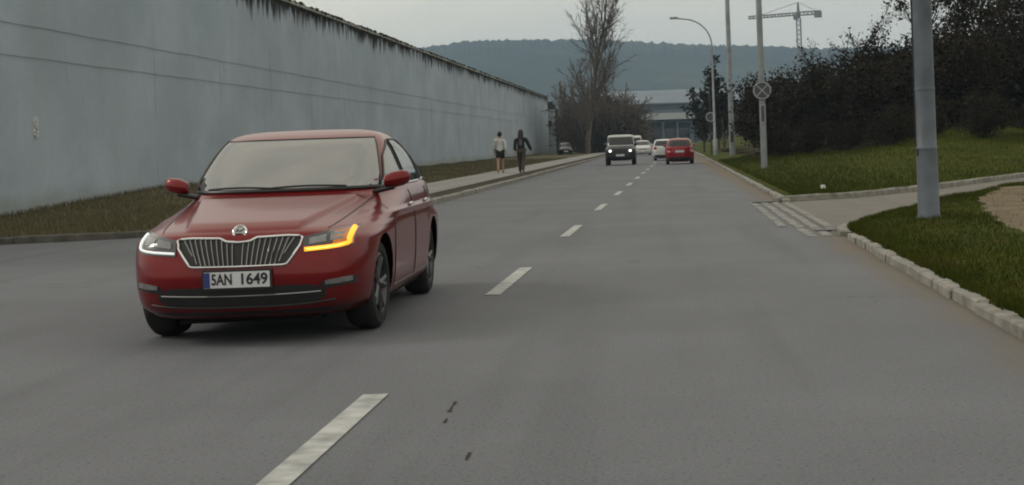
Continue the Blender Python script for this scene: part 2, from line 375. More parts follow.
# road: rows follow the left kerb, which swings away into a wide mouth in the foreground
def xr(y): return float(np.interp(y, [-6, 10, 21.6, 33.2, 70, 143, 420], [2.20, 2.22, 2.30, 2.36, 2.6, 3.1, 3.7])) + 0.08
ys = [-8, 0, 6, 12, 18, 22, 25.85]
rows = [[(x, y, 0.0) for x in np.linspace(-60, xr(y), 12)] for y in ys]
rows += [[(x, y, 0.0) for x in np.linspace(lx - 0.1, xr(y), 12)] for (lx, y) in LK[0:]]
g = MB(); g.grid(rows); tag(g.obj('road', MT['road'], smooth=False), 'grey worn asphalt two lane road', 'road', kind='structure')

# small cracks and a patched joint in the surface
rd = bpy.data.objects['road']
for pts_ in ([(456, 402), (451, 409), (449, 413)], [(447, 419), (444, 424)], [(470, 453), (465, 462)], [(692, 192.5), (720, 192), (748, 193), (768, 194.5)]):
    m = MB(); P_ = []
    for i, (a, b) in enumerate([(lerp(p0[0], p1[0], t), lerp(p0[1], p1[1], t)) for p0, p1 in zip(pts_[:-1], pts_[1:]) for t in np.linspace(0, 1, 7)[:-1]]):
        x, y = pix(a, b); w = (.003 + .008 * RNG.random()) * (1.6 if y > 20 else 1.0); P_.append([(x - w + RNG.uniform(-.004, .004), y - (w if y > 20 else 0), .004), (x + w, y + (w if y > 20 else 0), .004)])
    m.grid(P_); m.obj('crack', MT['soil'], rd, smooth=False, fix=False)

# driveway on the right
a, b = ipoly(DN, 80), ipoly(DF, 80)
g = MB(); g.grid([[(lerp(p[0], q[0], t), lerp(p[1], q[1], t), 0.004 + 0.012 * (i / 79)) for t in np.linspace(0, 1, 5)] for i, (p, q) in enumerate(zip(a, b))])
tag(g.obj('driveway', MT['drive'], smooth=False), 'pale asphalt driveway leaving the road on the right', 'driveway', kind='structure')

# dashes of the centre line: 3 m marks, 6 m gaps
mk = MB(); mk.box((0, 0, 0), (0.142, 3.15, 0.003))
mkme = mk.mesh('centre_dash', MT['line'], smooth=False)
line = tag(link('centre_line', None), 'broken white centre line painted on the road', 'road marking', kind='structure')
for k in range(40):
    y = 7.4 + 9.0 * k - 0.05 * k
    o = link('dash', mkme, line, (-1.655 + 0.0122 * (min(max(y, 12), 95) - 12), y, 0.0055)); o.rotation_euler.z = -0.0122 if 12 < y < 95 else 0

# kerbs
def stone(L, w, h, seed):
    r = random.Random(seed); m = MB(); b = 0.018
    P = []
    for (z, ins) in ((-0.12, 0), (h - b, 0), (h, b)):
        for (x, y) in ((-w / 2, -L / 2), (w / 2, -L / 2), (w / 2, L / 2), (-w / 2, L / 2)):
            P.append((x - math.copysign(ins, x) + r.uniform(-.009, .009), y - math.copysign(ins, y) + r.uniform(-.008, .008), z + (r.uniform(-.009, .009) if z > 0 else 0)))
    Fc = []
    for k in range(2):
        for i in range(4):
            j = (i + 1) % 4; Fc.append((k * 4 + i, k * 4 + j, k * 4 + 4 + j, k * 4 + 4 + i))
    Fc.append((8, 9, 10, 11)); m.add(P, Fc); return m
STN = [stone(0.99, 0.17, 0.085, s).mesh('kerb_stone', MT['kerb'], smooth=False) for s in range(6)]
STN3 = [stone(0.985, 0.20, 0.12, s + 19).mesh('kerb_stone', MT['kerbdark'], smooth=False) for s in range(6)]
STN2 = [stone(0.985, 0.20, 0.13, s + 9).mesh('kerb_stone', MT['kerb'], smooth=False) for s in range(6)]
def kerb(label, P, off, stones, maxn, run=True, curve_step=1.0):
    """off: sideways shift of the stone's middle, to the right of travel"""
    pts = ipoly(P, step=curve_step)
    root = tag(link('kerb', None), label, 'kerb', kind='structure'); n = 0
    for i in range(len(pts) - 1):
        (x0, y0), (x1, y1) = pts[i], pts[i + 1]; t = math.atan2(y1 - y0, x1 - x0)
        nx, ny = math.sin(t), -math.cos(t)
        if n < maxn:
            o = link('kerb_stone', RNG.choice(stones), root, ((x0 + x1) / 2 + nx * off + RNG.uniform(-.012, .012), (y0 + y1) / 2 + ny * off, RNG.uniform(-.006, .005)))
            o.rotation_euler = (RNG.uniform(-.01, .01), RNG.uniform(-.02, .02), t - math.pi / 2 + RNG.uniform(-.006, .006)); n += 1
        elif run:
            far = [(x + nx * off, y + ny * off) for (x, y) in pts[i::6]]
            m = MB(); w = 0.11
            m.grid([[(x - w, y, -.1), (x - w, y, .11), (x + w, y, .11), (x + w, y, -.1)] for (x, y) in far]); m.obj('kerb_run', MT['kerb'], root, smooth=False); break
    return root
kerb('pale worn concrete kerb along the near right verge', RK, 0.12, STN, 60)
kerb('rough kerb edging the near side of the driveway', DN[:6], 0.10, STN, 20, False, 0.9)
kerb('pale kerb edging the far right grass along the road', RK2, 0.12, STN, 90)
kerb('concrete kerb along the far side of the driveway', [(2.30, 33.35)] + DF[1:], -0.11, STN2, 60, False)
kerb('dark kerb round the left corner below the wall', LK[:6], -0.12, STN3, 140, False)
kerb('concrete kerb along the left lane', LK[5:], -0.12, STN2, 90)

# slabs of the gutter crossing at the drive mouth
sl = MB(); sl.box((0, 0, 0), (0.125, 0.47, 0.05), top=0.96); slme = sl.mesh('paving_slab', MT['slab'], smooth=False)
gut = tag(link('gutter_crossing', None), 'rows of pale concrete gutter slabs across the driveway mouth', 'gutter', kind='structure')
for r in range(4):
    for k in range(23):
        y = 21.9 + 0.5 * k; x = 1.74 + 0.215 * r + 0.006 * (y - 23)
        if (r == 0 and k < 5) or (r == 3 and k < 2): continue
        o = link('paving_slab', slme, gut, (x + RNG.uniform(-.01, .01), y, -0.008 + RNG.uniform(-.006, .006))); o.rotation_euler.z = RNG.uniform(-.02, .02)
m = MB()
for (x, y, w, d) in ((2.05, 33.6, .5, .3), (2.28, 22.9, .35, .4)): m.box((x, y, 0.0), (w, d, 0.05))
m.obj('drain_grate', MT['dark'], gut, smooth=False)

# right-hand verge near the camera
def vz(x, y): return 0.085 + 0.05 * ssm(2.5, 6, x) + 0.02 * math.sin(x * 1.7 + y * 0.6) * ssm(2.6, 4, x)
edge = ipoly(RK + DN[1:], 60)
g = MB(); rows = []
for (x, y) in edge:
    rows.append([(lerp(x + 0.2, 70, t * t), y - 0.12, vz(lerp(x + 0.2, 70, t * t), y)) for t in np.linspace(0, 1, 30)])
g.grid(rows); tag(g.obj('verge', MT['grass']), 'near right grass verge round the thick pole', 'verge', kind='structure')
# trodden dirt across it
DP = [(3.65, 19.5, 0.35), (4.05, 22.2, 0.42), (4.4, 25.0, 0.42), (4.95, 28.0, 0.42), (5.75, 31.2, 0.5), (6.4, 33.0, 0.5)]
g = MB(); cx = [p[1] for p in DP]; rows = []
for y in np.linspace(19.5, 33.5, 46):
    x = np.interp(y, cx, [p[0] for p in DP]); w = np.interp(y, cx, [p[2] for p in DP]) * (1 + 0.25 * math.sin(y * 3.1) * math.sin(y * 1.3 + 1))
    rows.append([(x + 0.9 + w * t, y + 0.15 * t, vz(x + 0.9 + w * t, y) + 0.012 * (1 - t * t) + 0.004) for t in np.linspace(-1, 1, 9)])
g.grid(rows); tag(g.obj('dirt_path', MT['dirt']), 'tan trodden dirt path across the near right grass', 'path', kind='structure')

# right-hand verge and bank beyond the driveway
def bank(x, y):
    k = ssm(36, 66, y) * ssm(0, 9, .55 * (y - float(np.interp(x, [p[0] for p in DF], [p[1] for p in DF])))); z = 0.09 + 0.42 * ssm(2.6, 6.5, x) * k + 1.25 * ssm(5.5, 15, x) * k + (4.5 * ssm(13, 42, x) * ssm(40, 80, y) + 5 * ssm(40, 90, x)) * min(1, k * 1.2)
    return z + 0.05 * math.sin(x * 0.9 + y * 0.23) * ssm(3, 6, x) * k
rows = []
E = ipoly([(2.42, 33.35)] + DF[1:] + [(120, 230)], 90)
for i, (x, y) in enumerate(E):
    ex = lerp(3.9, 420, (i / 89) ** 1.6); rows.append([])
    for t in np.linspace(0, 1, 70):
        u = t ** 2.2; X = lerp(x, ex, u); Y = lerp(y, 420, u); X = max(X, xr(Y) + 0.12) if i == 0 else X
        rows[-1].append((X, Y + 0.12, bank(X, Y)))
g = MB(); g.grid(rows); tag(g.obj('embankment', MT['grass']), 'grassy bank rising to the thicket on the right', 'bank', kind='structure')

# leaf litter under the thicket
rows = []
for x in np.linspace(4.9, 60, 60):
    y0 = float(np.interp(x, [4.6, 5.2, 8, 12, 18, 30, 60], [100, 76, 68, 62, 62, 70, 90])) + 1.2 * math.sin(x * 1.9) + .7 * math.sin(x * 4.3)
    rows.append([(x + .6 * math.sin(y0 + 40 * t) * t, y0 + 70 * t, bank(x, y0 + 70 * t) + .02 - .1 * (t == 0)) for t in np.linspace(0, 1, 24)])
g = MB(); g.grid(rows); tag(g.obj('leaf_litter', MT['litterbrown'], fix=False), 'dark brown leaf litter under the thicket', 'leaf litter', kind='structure')

# left-hand verge
WX = -17.0
def lz(x, y): return 0.10 + 0.28 * math.exp(-((y - 54) / 6.0) ** 2) * ssm(-9, -14, x) + 0.03 * math.sin(x * .9 + y * .5) * ssm(-8.6, -11, x) - 0.10 * math.exp(-((y - 38) / 7.0) ** 2) * ssm(-9, -15, x)
rows = []
for (x, y) in ipoly(LK, 260):
    rows.append([(lerp(x - 0.2, -70, t ** 1.5), y + 0.1, lz(lerp(x - 0.2, -70, t ** 1.5), y)) for t in np.linspace(0, 1, 26)])
g = MB(); g.grid(rows); tag(g.obj('verge', MT['drygrass']), 'dull green and brown grass strip below the tall wall', 'verge', kind='structure')
def strip(xa, xb, y0, y1, z, n=120):
    return [[(lerp(xa, xb, t) - 0.0014 * (y - 40), y, z) for t in np.linspace(0, 1, 4)] for y in np.linspace(y0, y1, n)]
g = MB(); g.grid(strip(-5.83, -6.55, 37, 260, 0.118)); tag(g.obj('soil_strip', MT['soil'], smooth=False), 'dark soil strip between kerb and footway', 'soil', kind='structure')
g = MB(); g.grid(strip(-6.55, -8.6, 36.5, 260, 0.126)); tag(g.obj('pavement', MT['pave'], smooth=False), 'pale asphalt footway below the tall wall', 'pavement', kind='structure')

# grass blades
def blades(label, pts, h, w, mat, name='grass'):
    n = len(pts); P = np.array(pts); a = NP.uniform(0, 2 * np.pi, n); hh = h * NP.uniform(0.5, 1.3, n); le = NP.normal(0, 0.35, (n, 2)) * hh[:, None]
    d = np.c_[np.cos(a), np.sin(a)] * (w / 2)
    V = np.empty((n, 3, 3)); V[:, 0] = P; V[:, 1] = P; V[:, 2] = P; V[:, 0, :2] -= d; V[:, 1, :2] += d; V[:, :2, 2] -= 0.01
    V[:, 2, :2] += le; V[:, 2, 2] += hh
    o = link(name, npmesh(name, V.reshape(-1, 3), np.arange(n * 3).reshape(-1, 3), mat)); return tag(o, label, 'grass', kind='stuff')
pts = []
ex = np.array(edge)
for _ in range(5000):                                  # tufts hanging over the kerb
    y = 7 + 31 * RNG.random() ** 1.2; x0 = float(np.interp(y, ex[:, 1], ex[:, 0])) + 0.2 + abs(RNG.gauss(0, .05)) - .05 * (math.sin(y * 5) > .2) - .03; pts.append((x0, y, .085))
while len(pts) < 90000:
    y = 7 + 31 * RNG.random() ** 1.2; x0 = float(np.interp(y, ex[:, 1], ex[:, 0])) + 0.16; x = x0 + 9 * RNG.random() ** 1.8
    dx = float(np.interp(y, cx, [p[0] for p in DP])) + 0.9
    if abs(x - dx) < 0.42 and 19 < y < 34 and RNG.random() < 0.93: continue
    pts.append((x, y, vz(x, y)))
blades('short green grass on the near right verge', pts, 0.055, 0.012, MT['grass'])
pts = []
for _ in range(70000):
    u = RNG.random() ** 1.3; y = 33.8 + 60 * u; x0 = max(xr(y) + 0.3, float(np.interp(y, [p[1] for p in DF], [p[0] for p in DF])) if False else xr(y) + 0.3)
    x = x0 + 22 * RNG.random() ** 1.4
    dfy = float(np.interp(x, [p[0] for p in DF], [p[1] for p in DF])) + 0.35
    if y < dfy: continue
    pts.append((x, y, bank(x, y)))
blades('short grass on the bank below the thicket', pts, 0.10, 0.022, MT['grass'])
pts = []
for _ in range(60000):
    y = 26.5 + 120 * RNG.random() ** 1.7
    lk = float(np.interp(y, [p[1] for p in LK], [p[0] for p in LK])) - 0.3
    hi = lk if y < 37 else -8.65
    x = lerp(WX + 0.05, hi, RNG.random())
    if y < 28 and x > -9.5: pass
    pts.append((x, y, lz(x, y)))
for _ in range(9000):
    y = 26.5 + 190 * RNG.random() ** 1.3; x = WX + 0.05 + abs(RNG.gauss(0, .25)); pts.append((x, y, lz(x, y) + 0.03))
blades('rough dull grass below the tall wall', pts, 0.13, 0.022, MT['drygrass'])
m = MB(); p = pix(823, 187, 0.15); m.box((p[0], p[1], bank(*p) + 0.06), (0.11, 0.10, 0.10), 0.4, top=0.7)
tag(m.obj('litter', MT['litter'], smooth=False), 'white scrap of litter on the grass bank', 'litter')

# ------------------------------------------------------------------ tall wall
wall = thing('boundary_wall', 'tall grey concrete wall stained dark below its top', 'wall', (WX, 22, 0))
Y0, NPAN, PL, WH = 22.0, 27, 8.0, 8.30
for k in range(NPAN):
    m = MB(); y0 = k * PL; j = 0.006
    m.slab([[(RNG.uniform(-.006, .006), y0 + j + (PL - 2 * j) * a, -0.4 + (WH + 0.4) * b) for b in np.linspace(0, 1, 9)] for a in np.linspace(0, 1, 7)], (-0.3, 0, 0))
    m.obj('panel', MT['wall'], wall, smooth=False)
    m = MB(); m.slab([[(0.07, y0 + 0.004, WH + 0.002), (0.07, y0 + 0.004, WH + 0.13), (-.15, y0 + 0.004, WH + 0.19), (-.37, y0 + 0.004, WH + 0.13)], [(0.07, y0 + PL - .004, WH + 0.002), (0.07, y0 + PL - .004, WH + 0.13), (-.15, y0 + PL - .004, WH + 0.19), (-.37, y0 + PL - .004, WH + .13)]], (-.01, 0, -.02))
    m.obj('coping_slab', MT['coping'], wall, smooth=False)
m = MB(); m.box((-0.17, NPAN * PL / 2, WH / 2 - .2), (0.2, NPAN * PL - .2, WH - 0.1)); m.obj('wall_core', MT['soil'], wall, smooth=False)
for zc in (4.2, 5.05):
    m = MB(); m.tube([(0.035, y, zc + 0.008 * math.sin(y * 0.9) + 0.006 * math.sin(y * 2.3)) for y in np.linspace(0.2, NPAN * PL - .2, 260)], 0.008, 5); m.obj('cable', MT['cable'], wall)
# moss and drip stains hanging under the coping
m = MB()
for k in range(3800):
    y = RNG.uniform(12, NPAN * PL - .5)
    if RNG.random() > .55 + .45 * math.sin(y * .37) * math.sin(y * .11 + 1) + .25 * math.sin(y * 1.9): continue
    d = 0.14 + 0.75 * RNG.random() ** 3.5 * (1 + math.sin(y * 1.3) * .6); w = RNG.uniform(.03, .12)
    z0 = WH - RNG.uniform(-0.02, 0.06); x = 0.012
    m.add([(x + .05, y - w, z0), (x + .05, y + w, z0), (x, y + w * .55, z0 - d * .6), (x, y - w * .55, z0 - d * .6), (x + .004, y + RNG.uniform(-.02, .02), z0 - d), (x - 0.02, y, z0)], [(0, 1, 2, 3), (3, 2, 4), (0, 5, 1)])
for k in range(900):
    y = RNG.uniform(12, NPAN * PL - .5); s = RNG.uniform(.03, .11); c = (0.05 + RNG.uniform(-.15, .03), y, WH + .14 + RNG.uniform(-.02, .03)); m.box(c, (s * 2, s * 3, s * 1.4), RNG.random() * 3, top=.5)
tag(m.obj('moss', MT['moss'], wall, smooth=False, fix=False), kind='stuff')
# pale painted mark
m = MB(); px_y = -WX * F_PX / 628 - 22
for (dz, r) in ((4.52 - 4.05, .12), (4.27 - 4.05, .14)):
    m.tube([(0.006, px_y + r * .62 * math.cos(a), 1.98 + dz + r * math.sin(a)) for a in np.linspace(0, 2 * math.pi, 18)[:-1]], [0.052 + .015 * math.sin(3 * i + dz * 9) for i in range(17)], 5, closed=True)
m.obj('paint_mark', MT['whitewash'], wall)
# gate post and fittings where the wall ends
yE = Y0 + NPAN * PL
post = thing('gate_post', 'white gate post with dark fittings at the end of the wall', 'post', (WX + 0.25, yE + 0.9, 0))
m = MB(); m.box((0.15, 0, 3.3), (1.3, 0.9, 6.7)); m.obj('pier', MT['roofw'], post, smooth=False)
m = MB(); m.box((0, 0, 7.0), (1.5, 1.2, 0.7)); m.box((-.3, 0, 7.55), (1.6, 1.3, .4)); m.obj('cap', MT['dark'], post, smooth=False)
m = MB(); m.tube([(-.5, -.62, 0.0), (-.5, -.62, 6.8)], .17, 8); m.tube([(.98, -.3, 0.0), (.98, -.3, 6.7)], .2, 8); m.obj('downpipe', MT['dark'], post)
m = MB(); m.box((0.0, -.55, 4.5), (.5, .22, .9)); m.tube([(0, -.5, 2.9), (0, -.5, 4.2)], .07, 6); m.obj('lamp_box', MT['dark'], post, smooth=False)
# ------------------------------------------------------------------ trees and shrubs
def prisms(S, k=3):
    """S: (n,8) p0 p1 r0 r1 -> open k-sided prisms"""
    S = np.asarray(S, float); n = len(S); p0, p1 = S[:, 0:3], S[:, 3:6]; t = p1 - p0; t /= np.linalg.norm(t, axis=1)[:, None] + 1e-9
    ref = np.where(np.abs(t[:, 2:3]) < 0.9, np.array([[0, 0, 1.0]]), np.array([[1.0, 0, 0]])); u = np.cross(t, ref); u /= np.linalg.norm(u, axis=1)[:, None] + 1e-9; w = np.cross(u, t)
    V = np.empty((n, 2 * k, 3))
    for i in range(k):
        a = 2 * math.pi * i / k; d = u * math.cos(a) + w * math.sin(a)
        V[:, i] = p0 + d * S[:, 6:7]; V[:, k + i] = p1 + d * S[:, 7:8]
    q = np.array([[i, (i + 1) % k, k + (i + 1) % k, k + i] for i in range(k)])
    Fq = (np.arange(n) * 2 * k)[:, None, None] + q[None]
    return V.reshape(-1, 3), Fq.reshape(-1, 4)

def grow(r, p, d, L, rad, depth, cfg, S, tips):
    nseg = cfg['seg'][depth]; p = np.array(p, float); d = np.array(d, float); d /= np.linalg.norm(d)
    kids = cfg['kids'][depth] if depth < len(cfg['kids']) else 0
    spots = sorted(r.uniform(cfg['from'][depth], 1.0) for _ in range(kids)); si = 0
    for i in range(nseg):
        q = p + d * (L / nseg); r0 = rad * (1 - 0.8 * i / nseg); r1 = rad * (1 - 0.8 * (i + 1) / nseg)
        S.append((*p, *q, r0, r1))
        while si < len(spots) and spots[si] <= (i + 1) / nseg:
            f = spots[si]; si += 1; b = p + (q - p) * ((f * nseg) - i)
            a = r.uniform(0, 2 * math.pi); sp = math.radians(r.gauss(cfg['ang'][depth], 9))
            ref = np.array([0, 0, 1.0]) if abs(d[2]) < .9 else np.array([1.0, 0, 0]); u = np.cross(d, ref); u /= np.linalg.norm(u); w = np.cross(u, d)
            nd = d * math.cos(sp) + (u * math.cos(a) + w * math.sin(a)) * math.sin(sp)
            grow(r, b, nd, L * cfg['len'][depth] * r.uniform(.65, 1.2) * (1.15 - 0.6 * f * cfg.get('cone', 1)), max(rad * cfg['thin'][depth] * (1 - .5 * f), cfg['min']), depth + 1, cfg, S, tips)
        d = d + np.array([r.gauss(0, 1), r.gauss(0, 1), r.gauss(0, .6)]) * cfg['wob'] + np.array([0, 0, cfg['up'][depth]]); d /= np.linalg.norm(d); p = q
    tips.append(p)

def leaves(tips, n, size, spread, rs):
    T = np.array(tips); c = T[rs.integers(0, len(T), n)] + rs.normal(0, spread, (n, 3)); a = rs.normal(0, 1, (n, 3)); b = rs.normal(0, 1, (n, 3))
    a /= np.linalg.norm(a, axis=1)[:, None]; b -= a * (a * b).sum(1)[:, None]; b /= np.linalg.norm(b, axis=1)[:, None]; s = size * rs.uniform(.6, 1.4, (n, 1))
    V = np.stack([c + a * s, c + b * s * .6, c - a * s * .9, c - b * s * .6], 1)
    return V.reshape(-1, 3), np.arange(n * 4).reshape(-1, 4)

def cat_parts(parts):
    V, Fq, I, o = [], [], [], 0
    for (v, f, m) in parts: V.append(v); Fq.append(f + o); I.append(np.full(len(f), m)); o += len(v)
    return np.vstack(V), np.vstack(Fq), np.concatenate(I)

POPLAR = dict(seg=[14, 8, 4, 3], kids=[42, 11, 6], ang=[27, 31, 34], len=[.44, .42, .5], thin=[.32, .42, .5], up=[.03, .10, .07, .03], wob=.07, min=.016, cone=1.0)
POPLAR['from'] = [.05, .15, .15]
BUSHT = dict(seg=[7, 5, 4, 2], kids=[11, 6, 4], ang=[42, 40, 42], len=[.62, .55, .5], thin=[.55, .5, .5], up=[.02, .05, .03, .01], wob=.12, min=.012, cone=.8)
BUSHT['from'] = [.12, .15, .2]
BUSHY = dict(seg=[6, 4, 3, 2], kids=[7, 4, 3], ang=[42, 40, 42], len=[.62, .55, .5], thin=[.55, .5, .5], up=[.02, .05, .03, .01], wob=.12, min=.012, cone=.8)
BUSHY['from'] = [.12, .15, .2]

def bare_tree(cfg, seed, H, rad, minr, leafn=0, leafs=.12, bark='bark', stems=1, spread=0.0):
    """returns trunk arrays and crown arrays"""
    r = random.Random(seed); cfg = dict(cfg); cfg['min'] = minr; S, tips = [], []; nt = []
    for k in range(stems):
        a = r.uniform(0, 6.28); sp = spread * r.uniform(.3, 1); s0 = len(S)
        grow(r, (math.cos(a) * .25 * (stems > 1), math.sin(a) * .25 * (stems > 1), -0.15), (math.cos(a) * sp, math.sin(a) * sp, 1), H * r.uniform(.8, 1.05), rad, 0, cfg, S, tips)
    S = np.array(S); big = S[:, 6] > rad * .38
    return S[big], S[~big], tips

def tree_thing(name, label, arrays, loc, group=None, leafn=0, leafs=.12, leafsp=.25, seed=1, mats=('bark', 'twig'), leafmat='leaf', rz=0):
    tr, cr, tips = arrays; t = thing(name, label, 'tree', loc, rz, group)
    V, Fq = prisms(tr, 6); link('trunk', npmesh('trunk', V, Fq, MT[mats[0]], True), t)
    V, Fq = prisms(cr, 3)
    if leafn:
        rs = np.random.default_rng(seed); lv, lf = leaves(tips, leafn, leafs, leafsp, rs)
        V, Fq, I = cat_parts([(V, Fq, 0), (lv, lf, 1)]); link('crown', npmesh('crown', V, Fq, [MT[mats[1]], MT[leafmat]], False, I), t)
    else: link('crown', npmesh('crown', V, Fq, MT[mats[1]]), t)
    return t

p = pix(588, 155); POP_Y = 205.0
tree_thing('poplar_tree', 'tall bare poplar rising above the brush beyond the wall', bare_tree(POPLAR, 8, 26.5, .42, .034), (-9.7, POP_Y, 0), seed=3, mats=('palebark', 'palebark'))
for i, (px_, Y, H, lab) in enumerate([(573, 252, 15, 'bare grey tree just right of the white gate post'), (612, 214, 16, 'bare spreading tree right of the tall poplar'),
                                      (628, 232, 11.5, 'low bare tree behind the oncoming dark off-roader')]):
    X = (px_ - VPX) * Y / F_PX
    tree_thing('bare_tree', lab, bare_tree(BUSHT if i else POPLAR, 20 + i, H * .62, .22, .03), (X, Y, 0), seed=i, mats=('palebark', 'palebark'), leafn=0)

def mass(name, label, spots, protos, mats, group=None):
    """one joined mass of brushwood"""
    parts = []
    for (x, y, z, s, hz) in spots:
        V, Fq, I = RNG.choice(protos); a = RNG.uniform(0, 6.28); c, n = math.cos(a), math.sin(a)
        W = V * np.array([s, s, s * hz]); W = np.c_[W[:, 0] * c - W[:, 1] * n + x, W[:, 0] * n + W[:, 1] * c + y, W[:, 2] + z]; parts.append((W, Fq, I))
    o = 0; VV, FF, II = [], [], []
    for (v, f, i) in parts: VV.append(v); FF.append(f + o); II.append(i); o += len(v)
    ob = link(name, npmesh(name, np.vstack(VV), np.vstack(FF), mats, False, np.concatenate(II)))
    return tag(ob, label, 'thicket', group, 'stuff')

def brush_proto(seed, H, minr, leafn, leafs, stems=7):
    tr, cr, tips = bare_tree(BUSHY, seed, H, .05, minr, stems=stems, spread=.55); S = np.vstack([tr, cr]); V, Fq = prisms(S, 3)
    lv, lf = leaves(tips, leafn, leafs, .17, np.random.default_rng(seed)); return cat_parts([(V, Fq, 0), (lv, lf, 1)])
protoF = [brush_proto(60 + k, 3.4, .034, 30, .08, 7) for k in range(3)]
spots = []
for k in range(42):
    px_ = RNG.uniform(568, 632); y = RNG.uniform(246, 280) if px_ < 582 else RNG.uniform(209, 250); x = (px_ - VPX) * y / F_PX
    top = np.interp(px_, [556, 575, 600, 620, 636], [6.0, 9.5, 12.0, 10.0, 5.5]) * RNG.uniform(.6, 1.0)
    spots.append((x, y, 0, top / 4.6, 1.0))
mass('brushwood', 'grey brown leafless brush round the foot of the tall poplar', spots, protoF, [MT['fartwig'], MT['fartwig']])

# thicket on the bank
protoT = [brush_proto(80 + k, 3.2, .02, 2500, .08, 5) for k in range(4)]
spots = []
def tfront(x): return float(np.interp(x, [4.6, 5.2, 8, 12, 18, 30, 60], [100, 76, 68, 62, 62, 70, 90]))
for k in range(76):
    x = 5.4 + 34 * RNG.random() ** 1.15; row = RNG.random() ** 1.4
    y = tfront(x) + 1.5 + 24 * row; z = bank(x, y) - .1
    hgt = np.interp(x * 70 / y, [4, 6.2, 8, 10, 14, 30], [4.4, 4.8, 5.0, 5.1, 4.9, 4.5]) * RNG.uniform(.8, 1.05)
    spots.append((x, y, z, hgt / 4.2, RNG.uniform(.9, 1.1)))
for k in range(22):                                   # low growth along the front edge
    x = 5.4 + 16 * RNG.random(); y = tfront(x) + RNG.uniform(-2.5, 1.0); spots.append((x, y, bank(x, y) - .1, RNG.uniform(.30, .55), .9))
for k in range(9):                                   # runs on beside the road
    y = RNG.uniform(95, 240); x = RNG.uniform(7.5, 13) + .01 * y; spots.append((x, y, bank(x, y) - .1, RNG.uniform(.9, 1.25), 1.0))
mass('thicket', 'dense dark brown thicket covering the bank on the right', spots, protoT, [MT['twig'], MT['leaf']])
tl = [(7.6, 84, 6.4, 'low bare tree at the left end of the thicket, below the crane'), (10.2, 80, 9.2, 'bare tree with tangled twigs left of the thick pole'),
      (12.6, 77, 11.0, 'dark tree with withered leaves just left of the thick pole top'), (15.6, 76, 11.5, 'dark tree with withered leaves right of the thick pole'),
      (19.2, 80, 12.2, 'dark leafy tree at the top right corner'), (17.6, 92, 12.5, 'bare tall tree behind the trees right of the thick pole'), (16.9, 70, 9.6, 'dark bushy tree nearest the right edge of the picture')]
for i, (x, y, H, lab) in enumerate(tl):
    tree_thing('thicket_tree', lab, bare_tree(BUSHT, 120 + i, H * .60, .16, .016), (x, y, bank(x, y) - .1), 'trees standing in the thicket', leafn=(200, 300, 2000, 2600, 3000, 1200, 2600)[i], leafs=.09, leafsp=.12, seed=i, mats=('bark', 'twig'))

# ------------------------------------------------------------------ far background
def ridge(az):   # height of the ridge, in pixels above the horizon, for a pixel column
    return np.interp(az, [-400, 200, 430, 470, 560, 640, 700, 760, 830, 1000, 1400, 2000], [60, 78, 103, 108, 107, 103, 98, 95, 90, 84, 90, 70])
rows = []; DEP = [(1500, .02), (1700, .22), (1900, .45), (2150, .72), (2400, .93), (2550, 1.0), (2700, .97), (3200, .6)]
cols = np.linspace(-350, 1750, 1800); rs = np.random.default_rng(5)
jag = np.convolve(rs.normal(0, 1, 1810), [.25, .5, .25], 'same')[:1800]; und = np.convolve(rs.normal(0, 1, 2000), np.ones(120) / 120, 'same')[:1800]
for (D, f) in DEP:
    rows.append([((c - VPX) / F_PX * D, D + 30 * math.sin(c * .01), (ridge(c) / F_PX * 2550) * f + (jag[i] * 1.7 * (f > .9)) + und[i] * 3 * f - 2) for i, c in enumerate(cols)])
g = MB(); g.grid(rows); tag(g.obj('hill', MT['hill'], smooth=False, fix=False), 'long wooded hill on the horizon, blue with distance', 'hill', kind='structure')
# flat roofed canopy hall closing the road, and the taller hall beside it
hall = thing('flat_roofed_hall', 'low hall with pale flat roof at the end of the road', 'building', (-2.0, 430, 0))
m = MB(); m.box((0, 8, 7.9), (24, 24, 1.7)); m.obj('roof', MT['roofw'], hall, smooth=False)
m = MB(); m.box((0, 8.5, 6.6), (22, 21, .9)); m.obj('fascia', MT['halldark'], hall, smooth=False)
m = MB(); m.box((0, 14, 3.1), (21, 9, 6.2)); m.obj('wall', MT['hall'], hall, smooth=False)
for k in range(6): m = MB(); m.box((-9.5 + 3.8 * k, -2.0, 3.1), (.5, .5, 6.2)); m.obj('column', MT['hall'], hall, smooth=False)
for k in range(5): m = MB(); m.box((-7.6 + 3.8 * k, 9.4, 2.6), (2.6, .2, 4.2)); m.obj('door', MT['window'], hall, smooth=False)
hall = thing('clad_hall', 'grey blue hall with vertical panels right of the pale roof', 'building', (15.2, 440, 0))
m = MB(); m.box((0, 10, 4.3), (13.5, 20, 8.6)); m.obj('wall', MT['halldark'], hall, smooth=False)
for k in range(6): m = MB(); m.box((-5.6 + 2.25 * k, -.1, 4.4), (1.5, .3, 8.2)); m.obj('panel', MT['hall'], hall, smooth=False)
m = MB(); m.box((0, 10, 8.8), (14, 20.6, .4)); m.obj('roof', MT['halldark'], hall, smooth=False)
hall = thing('long_building', 'long distant hall with broad pale sloping roof beyond the flat roofed hall', 'building', (14, 640, 0))
m = MB(); m.box((0, 31, 7.0), (88, 60, 14)); m.obj('wall', MT['hall'], hall, smooth=False)
m = MB(); m.box((0, 31, 15.0), (89, 61, 2.0)); m.obj('dark_band', MT['halldark'], hall, smooth=False)
